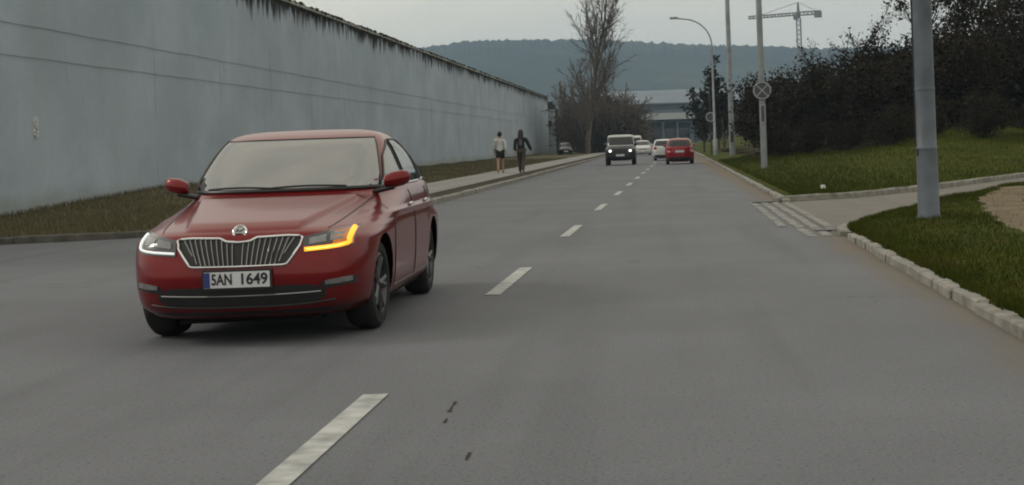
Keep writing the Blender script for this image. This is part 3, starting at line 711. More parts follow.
m = MB(); m.add([(-46, -1, 16.02), (46, -1, 16.02), (46, 63, 16.02), (-46, 63, 16.02), (-46, -1, 16.5), (46, -1, 16.5), (46, 63, 16.5), (-46, 63, 16.5), (-44, 48, 23.2), (44, 48, 23.2)], [(3, 2, 1, 0), (0, 1, 5, 4), (4, 5, 9, 8), (5, 1, 2, 6, 9), (0, 4, 8, 7, 3), (7, 8, 9, 6), (2, 3, 7, 6)]); m.obj('roof', MT['hall'], hall, smooth=False)
for k in range(16): m = MB(); m.box((-40.5 + 5.4 * k, .8, 9.6), (3.2, .3, 2.2)); m.obj('window', MT['window'], hall, smooth=False)

# tower crane
cr = thing('tower_crane', 'grey tower crane far behind the thicket', 'crane', (60.7, 705, 0))
def lattice(m, a, b, w, n):
    a, b = Vector(a), Vector(b); t = (b - a).normalized(); u = t.cross(Vector((0, 1, 0))).normalized(); q = Vector((0, 1, 0))
    for (i, j) in ((-1, -1), (1, -1), (1, 1), (-1, 1)): m.tube([a + u * w * i + q * w * j, b + u * w * i + q * w * j], .22, 4)
    for k in range(n):
        p0, p1 = a.lerp(b, k / n), a.lerp(b, (k + 1) / n); s = 1 if k % 2 else -1
        m.tube([p0 + u * w * s - q * w, p1 - u * w * s - q * w], .13, 4); m.tube([p0 - u * w * s + q * w, p1 + u * w * s + q * w], .13, 4)
m = MB(); lattice(m, (0, 0, 0), (0, 0, 53), .9, 26); m.obj('mast', MT['crane'], cr, smooth=False)
m = MB(); lattice(m, (0, 0, 55), (-22, 0, 54), .55, 14); m.obj('jib', MT['crane'], cr, smooth=False)
m = MB(); lattice(m, (0, 0, 55), (10, 0, 55.3), .7, 6); m.obj('counter_jib', MT['crane'], cr, smooth=False)
m = MB(); m.box((8.6, 0, 54.4), (3.2, 2.4, 2.6)); m.obj('counterweight', MT['crane'], cr, smooth=False)
m = MB(); m.tube([(0, 0, 53), (0, 0, 60)], [.9, .4], 4); m.tube([(0, 0, 60), (-16, 0, 55)], .12, 3); m.tube([(0, 0, 60), (9, 0, 55.6)], .12, 3); m.obj('apex', MT['crane'], cr, smooth=False)
m = MB(); m.box((-1.2, -.4, 53.6), (2.0, 2.2, 2.4)); m.obj('cab', MT['crane'], cr, smooth=False)

# ------------------------------------------------------------------ poles, lamps, signs
def pole_z(x, y): return bank(x, y) if y > 34 else vz(x, y)
p = pix(929, 217, 0.12)
pl = thing('steel_pole', 'thick grey steel pole standing on the near right grass', 'pole', (p[0], p[1], vz(*p)))
m = MB(); m.lathe([(.0, -.1), (.172, -.1), (.172, .02), (.160, .05), (.154, .9), (.150, .985)], 'z', seg=24); m.obj('sleeve', MT['pole'], pl)
m = MB(); m.lathe([(.156, .985), (.158, 1.0), (.156, 1.02), (.148, 1.03), (.146, 1.84), (.152, 1.845), (.152, 1.875), (.146, 1.88), (.128, 8.9), (0, 8.92)], 'z', seg=24); m.obj('shaft', MT['pole'], pl)
m = MB(); m.box((-.135, -.05, .95), (.04, .05, .10)); m.tube([(-.15, -.0, 1.0), (-.152, 0, 3.2), (-.14, 0, 8.0)], .012, 5); m.obj('cable', MT['black'], pl, smooth=False)

def straight_pole(name, label, px_, Y, r, H, cat='pole'):
    x = (px_ - VPX) * Y / F_PX; t = thing(name, label, cat, (x, Y, pole_z(x, Y))); return t, x
t, x = straight_pole('street_lamp', 'street lamp with long curved arm over the road', 715, 118, .09, 10, 'street lamp')
m = MB(); m.lathe([(.13, -.1), (.13, 1.2), (.09, 1.25), (.065, 8.2), (0, 8.2)], 'z', seg=12); m.obj('post', MT['steel'], t)
m = MB(); m.tube([(0, 0, 8.1)] + [(-2.2 * (1 - math.cos(a)), 0, 8.1 + 2.0 * math.sin(a)) for a in np.linspace(.1, 1.25, 8)] + [(-2.6, 0, 10.15)], .05, 8); m.obj('arm', MT['steel'], t)
m = MB(); m.slab([[(-2.4 - .6 * a, .13 * b * (1 - .3 * abs(a - .4)), 10.22 + .04 * (1 - b * b)) for b in np.linspace(-1, 1, 5)] for a in np.linspace(0, 1, 5)], (0, 0, -.14)); m.obj('lamp_head', MT['steel'], t)
t, x = straight_pole('mast_pole', 'plain tall grey pole between street lamp and sign pole', 732, 104, .14, 12)
m = MB(); m.lathe([(.19, -.1), (.17, 3), (.13, 13), (0, 13)], 'z', seg=14); m.obj('shaft', MT['steel'], t)
m = MB(); m.box((0, -.1, 1.2), (.2, .2, .7)); m.obj('hatch', MT['dark'], t, smooth=False)
t, x = straight_pole('sign_pole', 'tall grey pole carrying a round sign, before the thicket', 763.5, 61, .1, 12)
m = MB(); m.lathe([(.125, -.1), (.12, 2), (.10, 12), (0, 12)], 'z', seg=14); m.obj('shaft', MT['steel'], t)
for zk in (2.85, 3.1): m = MB(); m.box((0, -.11, zk), (.22, .05, .08)); m.obj('clamp', MT['dark'], t, smooth=False)
zc = 2.97
s = thing('road_sign', 'round no stopping sign with a cross on the tall sign pole', 'sign', (x, 61 - .17, pole_z(x, 61)))
m = MB(); m.lathe([(0, .012), (.35, .012), (.355, .004), (.35, -.004), (0, -.004)], 'y', (0, 0, zc), 32); m.obj('back_plate', MT['signdark'], s)
m = MB(); m.tube([(.315 * math.cos(a), -.012, zc + .315 * math.sin(a)) for a in np.linspace(0, 2 * math.pi, 33)[:-1]], .034, 6, closed=True, flat=.9); m.obj('ring', MT['signface'], s)
m = MB()
for q in (-1, 1): m.tube([(-.21 * q, -.012, zc - .21), (.21 * q, -.012, zc + .21)], .028, 6)
m.obj('cross', MT['signface'], s)
s = thing('direction_sign', 'narrow upright panel below the round no stopping sign', 'sign', (x, 61 - .15, pole_z(x, 61)))
m = MB(); m.box((0, 0, 2.1), (.22, .02, .72)); m.obj('plate', MT['signface'], s, smooth=False)
m = MB(); m.box((0, -.012, 2.1), (.12, .008, .6)); m.obj('arrow', MT['signdark'], s, smooth=False)
t, x = straight_pole('sign_pole', 'thin dark pole carrying the farther round sign', 711, 122, .05, 5)
m = MB(); m.lathe([(.05, -.1), (.05, 5.2), (0, 5.2)], 'z', seg=10); m.obj('shaft', MT['dark'], t)
s = thing('road_sign', 'smaller looking round sign on the thin dark far pole', 'sign', (x, 122 - .08, pole_z(x, 122)))
m = MB(); m.lathe([(0, .012), (.36, .012), (.36, -.004), (0, -.004)], 'y', (0, 0, 2.9), 24); m.obj('back_plate', MT['signdark'], s)
m = MB(); m.tube([(.31 * math.cos(a), -.01, 2.9 + .33 * math.sin(a)) for a in np.linspace(0, 2 * math.pi, 25)[:-1]], .05, 6, closed=True); m.obj('ring', MT['signface'], s)
for k, (px_, Y, H) in enumerate([(704, 150, 7.5), (719, 135, 8.0), (724, 128, 9.0)]):
    x = (px_ - VPX) * Y / F_PX
    tree_thing('slender_tree', ('slender dark tree nearest the road end', 'slender dark tree between the far poles', 'slender dark tree left of the thicket')[k], bare_tree(dict(POPLAR, kids=[22, 8, 4]), 200 + k, H * .75, .12, .03), (x, Y, bank(x, Y) - .05), 'slender trees along the right kerb', leafn=900, leafs=.16, leafsp=.2, seed=k, leafmat='evergreen')
# ------------------------------------------------------------------ vehicles
class Hull:
    """car body as a stack of rounded plan outlines; s runs from the nose (0) to the tail"""
    def __init__(h, T, L, dome=None): h.T = np.array(T, float); h.L = L; h.dome = dome
    def row(h, z):
        T = h.T; zs = T[:, 0]; z = min(max(z, zs[0]), zs[-1]); i = int(min(max(np.searchsorted(zs, z) - 1, 0), len(zs) - 2))
        t = (z - zs[i]) / (zs[i + 1] - zs[i]); out = []
        for c in range(1, 7):                                  # monotone cubic
            y = T[:, c]; d = (y[i + 1] - y[i]) / (zs[i + 1] - zs[i])
            def slope(k):
                if k == 0 or k == len(zs) - 1: return d
                a = (y[k] - y[k - 1]) / (zs[k] - zs[k - 1]); b = (y[k + 1] - y[k]) / (zs[k + 1] - zs[k]); return 0 if a * b <= 0 else 2 * a * b / (a + b)
            m0, m1 = slope(i), slope(i + 1); w = zs[i + 1] - zs[i]
            out.append((2*t**3 - 3*t*t + 1) * y[i] + (t**3 - 2*t*t + t) * w * m0 + (-2*t**3 + 3*t*t) * y[i + 1] + (t**3 - t*t) * w * m1)
        return out
    def outline(h, z, n=500):
        sf, sr, W, e, bf, br = h.row(z); th = np.linspace(0, np.pi, n); c, sn = np.cos(th), np.clip(np.sin(th), 0, 1)
        sc, Ls = (sf + sr) / 2, (sr - sf) / 2
        x = W * sn ** (2 / e); s = sc - Ls * np.sign(c) * np.abs(c) ** (2 / e); q = (x / W) ** 2
        s = s + np.where(s < sc, bf * q * np.clip((sc - s) / Ls, 0, 1), -br * q * np.clip((s - sc) / Ls, 0, 1)); return x, s
    def front(h, x, z):
        X, S = h.outline(z); k = len(X) // 2; X = np.maximum.accumulate(X[:k]); return float(np.interp(abs(x), X, S[:k]))
    def rear(h, x, z):
        X, S = h.outline(z); k = len(X) // 2; X = X[k:][::-1]; S = S[k:][::-1]; return float(np.interp(abs(x), np.maximum.accumulate(X), S))
    def side(h, s, z):
        X, S = h.outline(z); return float(np.interp(s, np.maximum.accumulate(S), X))
    def W(h, z): return h.row(z)[2]

def body_mesh(h, nu, nv, axles, ar, az, dome=None, crease=None):
    zs = h.T[:, 0]; v = []
    for a, b in zip(zs[:-1], zs[1:]): v += list(np.linspace(a, b, max(2, int(round(nv / (len(zs) - 1))) + 1))[:-1])
    v.append(zs[-1]); rows = []
    for z in v:
        x, s = h.outline(z); d = np.r_[0, np.cumsum(np.hypot(np.diff(x), np.diff(s)))]; t = np.linspace(0, d[-1], nu)
        xx, ss = np.interp(t, d, x), np.interp(t, d, s); zz = np.full(nu, z)
        if dome:
            z0, z1, s1, xa, xb, amp = dome; k = np.clip((z - z0) / .03, 0, 1) * np.clip((z1 - z) / .03, 0, 1)
            bd = xa + (xb - xa) * np.clip(ss / s1, 0, 1); e = np.clip((bd + .015 - np.abs(xx)) / .03, 0, 1); zz = zz + np.where(ss < s1 + .1, amp * k * e * e * (3 - 2 * e), 0)
        if crease is not None:
            W_ = h.row(z)[2]; t = (z - crease) / .03; amp_ = .016 * (max(0, 1 + t / 1.6) if t < 0 else max(0, 1 - t)); xx = xx + np.where((xx > .8 * W_) & (ss > .3) & (ss < 4.7), amp_ * np.clip((ss - .3) / .9, 0, 1) * np.clip((4.7 - ss) / .3, 0, 1), 0)
        ring = np.r_[np.c_[xx, ss, zz], np.c_[-xx[-2:0:-1], ss[-2:0:-1], zz[-2:0:-1]]]; rows.append(ring)
    R = np.array(rows); n = R.shape[1]; V = R.reshape(-1, 3).copy(); F = []
    ins = np.zeros(len(V), bool); cx = None
    side = np.abs(V[:, 0]) > 0.45 * h.T[:, 3].max()
    for a in axles: ins |= (np.hypot(V[:, 1] - a, V[:, 2] - az) < ar) & side
    for i in range(len(v) - 1):
        for j in range(n):
            k = (j + 1) % n; q = (i * n + j, i * n + k, (i + 1) * n + k, (i + 1) * n + j)
            if ins[list(q)].sum() >= 3: continue
            F.append(q)
    near = np.zeros(len(V), bool); near[np.unique(np.array(F).ravel())] = True
    for a in axles:                                            # round the edge of the arch
        d = np.hypot(V[:, 1] - a, V[:, 2] - az); m = near & side & (d < ar * 1.0)
        f = ar / np.maximum(d[m], 1e-4); V[m, 1] = a + (V[m, 1] - a) * f; V[m, 2] = az + (V[m, 2] - az) * f
    F.append(tuple(range(n))[::-1]); F.append(tuple((len(v) - 1) * n + j for j in range(n)))
    return V, F

def text_mesh(txt, h, mat, thick=.0015, bold=.0):
    cu = bpy.data.curves.new('lettering', 'FONT'); cu.body = txt; cu.size = h / .70; cu.extrude = thick; cu.align_x = 'CENTER'; cu.align_y = 'CENTER'; cu.offset = bold
    o = bpy.data.objects.new('lettering', cu); COL.objects.link(o); bpy.context.view_layer.update()
    me = bpy.data.meshes.new_from_object(o.evaluated_get(bpy.context.evaluated_depsgraph_get())); bpy.data.objects.remove(o); bpy.data.curves.remove(cu)
    me.materials.clear(); me.materials.append(mat); return me

WHEEL = {}
def wheel_meshes(R, w, fine):
    key = (round(R, 3), round(w, 3), fine)
    if key in WHEEL: return WHEEL[key]
    sg = 48 if fine else 20; rr = R * .68
    m = MB(); m.lathe([(rr, w * .5 - .012), (rr + .015, w * .5), (R - .035, w * .5 - .004), (R - .008, w * .5 - .03), (R, w * .5 - .06), (R, -w * .5 + .06), (R - .03, -w * .5), (rr, -w * .5)], 'x', seg=sg); ty = m.mesh('tyre', MT['tyre'])
    m = MB(); m.lathe([(rr, w * .5 - .012), (rr - .012, w * .5 - .006), (rr - .03, w * .5 - .03), (rr - .035, -w * .3)], 'x', seg=sg)
    for k in range(5):
        for dd in (-.17, .17):
            a = 2 * math.pi * k / 5; a2 = a + dd
            m.tube([(w * .5 - .045, .035 * math.cos(a), .035 * math.sin(a)), (w * .5 - .03, rr * .5 * math.cos(a2 * .5 + a * .5), rr * .5 * math.sin(a2 * .5 + a * .5)), (w * .5 - .022, (rr - .02) * math.cos(a2), (rr - .02) * math.sin(a2))], [.03, .022, .02], 6)
    m.lathe([(0, w * .5 - .02), (.05, w * .5 - .025), (.06, w * .5 - .06), (.06, -w * .2)], 'x', seg=16); ri = m.mesh('rim', MT['rim'])
    m = MB(); m.lathe([(0, 0.0), (rr * .8, 0.0), (rr * .82, -.03), (0, -.03)], 'x', seg=sg); br = m.mesh('brake_disc', MT['dark'])
    WHEEL[key] = (ty, ri, br); return WHEEL[key]

def make_car(name, label, cat, loc, rz, sp, paint, fine=False, group=None, lit=None):
    """sp: T rows (z, s_front, s_rear, half width, exponent, front bow, rear bow) and feature sizes; nose towards -y"""
    L = sp['L']; h = Hull(sp['T'], L); root = thing(name, label, cat, loc, rz, group); sh = -L / 2
    nu, nv = (300, 180) if fine else (90, 60)
    V, F = body_mesh(h, nu, nv, sp['axles'], sp['ar'], sp['az'], sp.get('dome'), sp.get('crease'))
    m = MB(); V[:, 1] += sh; m.add(V, F); body = m.obj('body', MT[paint], root, sharp=38)
    if 'roofpaint' in sp:
        body.data.materials.append(MT[sp['roofpaint']])
        for p_ in body.data.polygons:
            if p_.center.z > sp['roofz']: p_.material_index = 1
    # floor and wheel wells
    Wm = max(r[3] for r in sp['T'])
    m = MB(); zf = sp['T'][0][0]
    m.box((0, 0, zf + .10), (Wm * 1.1, L * .86, .16))
    for a in sp['axles']: m.tube([(-Wm * .93, a + sh, sp['az'] + .02), (Wm * .93, a + sh, sp['az'] + .02)], sp['ar'] - .012, 22)
    und = MB()
    for a in sp['axles']:
        for q in (-1, 1):
            und.grid([[(q * xx, a + sh + (sp['ar'] - .004) * rr * math.cos(an), max(sp['az'] + (sp['ar'] - .004) * rr * math.sin(an), zf + .02)) for (xx, rr) in ((Wm * .90, 1), (Wm * .6, 1), (Wm * .6, .02))] for an in np.linspace(-.35, math.pi + .35, 30)])
    und.box((0, .02, zf + .04), (Wm * 1.12, L * .88, .14)); und.box((0, (sp['axles'][0] + sp['axles'][1]) / 2 + sh, zf + .05), (Wm * 1.75, sp['axles'][1] - sp['axles'][0] - 2 * sp['ar'], .1)); und.obj('underbody', MT['under'], root, fix=False)
    # wheels
    ty, ri, br = wheel_meshes(sp['R'], sp['tw'], fine)
    for a in sp['axles']:
        for q in (-1, 1):
            w = link('wheel', br, root, (q * (sp['track'] - sp['tw'] / 2), a + sh, sp['R'])); w.scale = (q, 1, 1)
            link('tyre', ty, w); link('rim', ri, w)
            if sp.get('steer') and a == sp['axles'][0]: w.rotation_euler.z = sp['steer']
    f = lambda x, z, o=.0: (x, h.front(x, z) + sh - o, z)
    r_ = lambda x, z, o=.0: (x, h.rear(x, z) + sh + o, z)
    def fpatch(cols, nx, nz, o, fn=f):
        xs = np.linspace(cols[0][0], cols[-1][0], nx); cx = [c[0] for c in cols]
        return [[fn(x, lerp(np.interp(x, cx, [c[1] for c in cols]), np.interp(x, cx, [c[2] for c in cols]), t), o) for t in np.linspace(0, 1, nz)] for x in xs]
    # glass
    za, zb, k0, k1 = sp['screen']
    m = MB(); G = [[f(a * lerp(k0, k1, t) * h.W(lerp(za, zb, t)), lerp(za, zb, t), .006) for t in np.linspace(0, 1, 12)] for a in np.linspace(-1, 1, 24)]
    G = [[(x, y, z + .006) for (x, y, z) in g_] for g_ in G]; m.slab(G, (0, .012, -.006)); GL = 'glass' if fine else 'glassdark'; ws = m.obj('windscreen', MT[GL], root)
    if fine:
        m = MB(); b_ = [G[i][0] for i in range(24)]; rt = [G[23][j] for j in range(12)]; tp = [G[23 - i][11] for i in range(24)]; lf = [G[0][11 - j] for j in range(12)]
        m.tube(b_ + rt[1:] + tp[1:] + lf[1:-1], .007, 6, closed=True); m.obj('seal', MT['black'], ws)
        m = MB(); zz = za - .005; m.tube([f(a * .93 * h.W(zz), zz, .012) for a in np.linspace(-1, 1, 30)], .016, 6); m.obj('cowl', MT['black'], root)
        for (xa, xb) in ((.52, -.08), (-.06, -.60)):
            m = MB(); m.tube([(p_[0], p_[1] - .012, p_[2] + .012) for p_ in [f(x, za + .004 + .012 * math.sin((x - xa) / (xb - xa) * math.pi), .012) for x in np.linspace(xa, xb, 9)]], .009, 5); m.obj('wiper', MT['black'], root)
        m = MB(); p_ = f(0, zb - .06, .0); m.box((0, p_[1] + .06, zb - .09), (.2, .05, .06)); m.obj('rear_view_mirror', MT['black'], root)
    za, zb, k0, k1 = sp['rearglass']
    m = MB(); G = [[r_(a * lerp(k0, k1, t) * h.W(lerp(za, zb, t)), lerp(za, zb, t), .006) for t in np.linspace(0, 1, 8)] for a in np.linspace(-1, 1, 16)]
    m.slab([[(x, y, z + .005) for (x, y, z) in g_] for g_ in G], (0, -.012, -.006)); m.obj('rear_window', MT[GL], root)
    for q in (-1, 1):
        for cols in sp['sideglass']:
            m = MB(); ss = np.linspace(cols[0][0], cols[-1][0], 12); cx = [c[0] for c in cols]; G = []
            for s in ss:
                lo, hi = np.interp(s, cx, [c[1] for c in cols]), np.interp(s, cx, [c[2] for c in cols]); G.append([(q * (h.side(s, lerp(lo, hi, t)) + .005), s + sh, lerp(lo, hi, t)) for t in np.linspace(0, 1, 6)])
            m.slab(G, (-q * .012, 0, 0)); sw = m.obj('side_window', MT[GL], root)
            if fine:
                m = MB(); m.tube([(p_[0] + q * .004, p_[1], p_[2]) for p_ in [G[i][0] for i in range(12)]], .008, 5); m.obj('trim', MT['chrome'], sw)
                m = MB(); m.tube([G[0][j] for j in range(6)] + [G[i][5] for i in range(1, 12)] + [G[11][5 - j] for j in range(1, 6)], .010, 5); m.obj('seal', MT['black'], sw)
        # door mirror
        mx, ms, mz, mw, mhh = sp['mirror']
        m = MB(); G = []
        prof = [(-.12, .02), (-.08, .6), (.05, .82), (.3, 1.0), (.7, .95), (.92, .70), (.99, .40), (1.0, .02)]
        for (t, k) in prof:
            G.append([(q * (mx + mw * t), ms + sh + .05 - .085 * k * math.cos(a) * (1 - .25 * t) + .05 * t, mz + mhh * .5 * k * math.copysign(abs(math.sin(a)) ** .7, math.sin(a)) + .03 * t) for a in np.linspace(0, 2 * math.pi, 17)])
        m.grid(G); dm = m.obj('door_mirror', MT[paint], root)
        m = MB(); m.tube([(q * (mx - .10), ms + sh + .04, mz - mhh * .62), (q * (mx + mw * .35), ms + sh + .03, mz - mhh * .38)], [.035, .03], 8, flat=.6); m.obj('mirror_foot', MT['black'], dm)
        # lamps
        hl = sp['headlamp']
        cols = [(q * c[0], c[1], c[2]) for c in hl]
        if q < 0: cols = cols[::-1]
        m = MB(); m.slab(fpatch(cols, 18, 6, .008), (0, .03, 0)); lamp = m.obj('headlight', MT['lampdark' if fine else 'lens'], root)
        xs = [c[0] for c in hl]
        if fine:
            for (xa, xb) in ((.12, .46), (.54, .80)):
                m = MB(); cc = []
                for t in np.linspace(xa, xb, 6):
                    x = lerp(xs[0], xs[-1], t); lo, hi = np.interp(x, xs, [c[1] for c in hl]), np.interp(x, xs, [c[2] for c in hl]); cc.append((q * x, lerp(lo, hi, .46), lerp(lo, hi, .84)))
                if q < 0: cc = cc[::-1]
                m.slab(fpatch(cc, 8, 4, .014), (0, .01, 0)); m.obj('reflector', MT['lens'], lamp)
            if q > 0:
                cc = []
                for t in np.linspace(.60, .985, 6):
                    x = lerp(xs[0], xs[-1], t); lo, hi = np.interp(x, xs, [c[1] for c in hl]), np.interp(x, xs, [c[2] for c in hl]); cc.append((x, lo + .01, lerp(lo, hi, .90)))
                m = MB(); m.slab(fpatch(cc, 8, 4, .0155), (0, .012, 0)); m.obj('indicator_lens', MT['amberlens'], lamp)
            path = [f(q * x, np.interp(x, xs, [c[1] for c in hl]) + .022, .016) for x in np.linspace(xs[0] + .01, xs[-1] - .035, 16)]
            xo = xs[-1] - .03; lo, hi = np.interp(xo, xs, [c[1] for c in hl]), np.interp(xo, xs, [c[2] for c in hl])
            path += [f(q * (xo + .008 * t), lerp(lo + .03, hi - .015, t), .016) for t in np.linspace(0, 1, 7)]
            mn = 'amber' if q > 0 else 'drl'
            m = MB(); m.tube(path, [.015 if q > 0 else .009] * 16 + [.020 if q > 0 else .012] * 7, 8); m.obj('indicator_strip' if q > 0 else 'daytime_strip', MT[mn], lamp)
            if q > 0:
                m = MB(); m.tube([(p_[0], p_[1] - .014, p_[2]) for p_ in path[1:-1]], .0055, 5); m.obj('strip_core', MT['amberhot'], lamp)
            # fog lamp
            fg = [(q * .60, .415, .445), (q * .70, .42, .46), (q * .775, .43, .465)]
            if q < 0: fg = fg[::-1]
            m = MB(); m.slab(fpatch(fg, 10, 4, .010), (0, .03, 0)); m.obj('fog_lamp', MT['lens'], root)
            # shut lines and handles along the flank
            for path in ([(1.42, .30), (1.40, .55), (1.42, .80), (1.44, 1.00)], [(2.55, .29), (2.55, .6), (2.56, 1.02)], [(3.42, .72), (3.52, .85), (3.55, 1.02)], [(1.45, .285), (2.5, .285), (3.35, .30)]):
                cc = ipoly(path, 14); m = MB(); m.tube([(q * (h.side(s, z) + .0005), s + sh, z) for (s, z) in cc], .006, 5); m.obj('shut_line', MT['black'], root)
            for s0 in (2.28, 3.22):
                m = MB(); m.tube([(q * (h.side(s, .90) + .018), s + sh, .905) for s in np.linspace(s0, s0 + .2, 5)], [.008, .014, .015, .014, .008], 8); m.obj('door_handle', MT['chrome' if q > 0 else paint], root)
            m = MB(); m.tube([f(q * lerp(.60, .745, t ** .7), lerp(.815, 1.045, t), .003) for t in np.linspace(0, 1, 14)], .005, 5); m.obj('bonnet_gap', MT['black'], root)
        elif lit:
            m = MB(); c = hl[len(hl) // 2]; x = lerp(hl[0][0], hl[-1][0], .5); p_ = f(q * x, (c[1] + c[2]) / 2, .012); m.lathe([(0, -.03), (.058, -.02), (.066, 0)], 'y', p_, 14); m.obj('lit_bulb', MT[lit], lamp)
        tl_ = [(q * c[0], c[1], c[2]) for c in sp['taillamp']]
        if q < 0: tl_ = tl_[::-1]
        m = MB(); m.slab(fpatch(tl_, 8, 5, .008, r_), (0, -.03, 0)); m.obj('tail_light', MT['tail'], root)
    # grille, intake, plates
    gl = sp['grille']; full = [(-c[0], c[1], c[2]) for c in gl[::-1] if c[0] > 0] + gl
    m = MB(); m.slab(fpatch(full, 40, 6, .004), (0, .02, 0)); gr = m.obj('grille', MT['black'], root)
    if fine:
        cx = [c[0] for c in full]; lo = lambda x: float(np.interp(x, cx, [c[1] for c in full])); hi = lambda x: float(np.interp(x, cx, [c[2] for c in full]))
        m = MB(); X = gl[-1][0]
        for k in range(-10, 11):
            if k == 0: continue
            x = k * X * .088; m.tube([f(x * (1 - .17 * (1 - t)), lerp(lo(x) + .008, hi(x) - .012, t), .018) for t in (0, .5, 1)], .0048, 5)
        m.obj('slats', MT['slatgrey'], gr)
        up = [f(x, hi(x), .014) for x in np.linspace(-X, X, 41)]; dn = [f(x, lo(x), .014) for x in np.linspace(X * .97, -X * .97, 31)]
        m = MB(); m.tube(up + dn, .0095, 8, closed=True); m.obj('grille_frame', MT['chrome'], gr)
        it = [(-.60, .335, .395), (-.5, .275, .425), (.5, .275, .425), (.60, .335, .395)]
        m = MB(); m.slab(fpatch(it, 30, 4, .004), (0, .02, 0)); ik = m.obj('lower_intake', MT['black'], root)
        m = MB(); m.tube([f(x, .36 + .012 * abs(x / .6) ** 2, .014) for x in np.linspace(-.57, .57, 25)], .006, 6); m.obj('chrome_strip', MT['slatgrey'], ik)
        m = MB(); m.tube([f(x, .275 + .03 * abs(x / .66) ** 3, .006) for x in np.linspace(-.66, .66, 25)], .007, 6); m.obj('lip', MT['black'], ik)
        for q in (-1, 1):
            m = MB(); cc = [(q * .57, .385, .435), (q * .66, .395, .455), (q * .80, .41, .465)]; cc = cc if q > 0 else cc[::-1]; m.slab(fpatch(cc, 10, 4, .003), (0, .02, 0)); m.obj('fog_lamp_bezel', MT['black'], root)
        m = MB(); m.slab(fpatch([(-.70, .20, .245), (.70, .20, .245)], 30, 3, .004), (0, .02, 0)); m.obj('bumper_lip', MT['black'], root)
        # badge: a ring round a winged arrow
        bz = .812; by = h.front(0, bz) + sh - .012; tilt = math.radians(-28)
        bd = link('badge', None, root, (0, by, bz)); bd.rotation_euler = (tilt, 0, 0)
        m = MB(); m.lathe([(0, -.004), (.046, -.006), (.046, .014)], 'y', seg=28); d_ = m.mesh('badge', MT['whitewash']); bd.name = 'badge_mount'
        root_b = link('badge', d_, root, (0, by, bz)); root_b.rotation_euler = (tilt, 0, 0); bpy.data.objects.remove(bd)
        m = MB(); m.tube([(.047 * math.cos(a), -.006, .047 * math.sin(a)) for a in np.linspace(0, 2 * math.pi, 29)[:-1]], .0075, 6, closed=True); m.obj('ring', MT['chrome'], root_b)
        m = MB()
        for k in range(3): m.tube([(-.006 + .013 * k, -.009, -.004 + .010 * k), (.012 + .009 * k, -.009, .012 + .005 * k)], .0035, 4)
        m.tube([(-.03, -.009, -.016), (.016, -.009, -.022)], [.003, .007], 5); m.tube([(-.026, -.009, .0), (-.010, -.009, .018)], .005, 5); m.obj('emblem', MT['ink'], root_b)
    if sp.get('plate'):
        pw, ph, pz = sp['plate']
        y = h.front(0, pz) + sh - .03
        m = MB(); m.box((0, 0, 0), (pw, .02, ph)); pl_ = link('number_plate', m.mesh('number_plate', MT['plate'], smooth=False), root, (0, y, pz))
        if fine:
            m = MB(); m.box((-pw / 2 + .022, -.0115, 0), (.042, .003, ph * .96)); m.obj('blue_band', MT['plateblue'], pl_, smooth=False)
            m = MB(); m.box((0, .008, 0), (pw + .03, .012, ph + .03)); m.obj('plate_holder', MT['black'], pl_, smooth=False)
            for txt, xo in (('5AN', -.105), ('1649', .118)):
                me = text_mesh(txt, .7, MT['ink'], .012, .022); kk = ph * .68 / .7; me.transform(Matrix.Diagonal((kk, kk, .1, 1))); o = link('lettering', me, pl_, (xo, -.0125, 0)); o.rotation_euler = (math.pi / 2, 0, 0)
                wd = o.dimensions.x or 1; tgt = .145 if len(txt) == 3 else .185; vx = [v.co.x for v in me.vertices]; o.scale = (tgt / (max(vx) - min(vx)), 1, 1)
        rp = sp.get('rearplate', pz); y = h.rear(0, rp) + sh + .015
        m = MB(); m.box((0, 0, 0), (pw, .02, ph)); link('number_plate', m.mesh('number_plate', MT['plate'], smooth=False), root, (0, y, rp))
    for (zlo, zhi, kx, end) in sp.get('bumpers', []):
        fn = f if end == 'f' else r_; W_ = h.W((zlo + zhi) / 2) * kx
        m = MB(); m.slab(fpatch([(-W_, zlo, zhi), (W_, zlo, zhi)], 16, 4, .012, fn), (0, .04 if end == 'f' else -.04, 0)); m.obj('bumper', MT['black'], root)
    return root, h

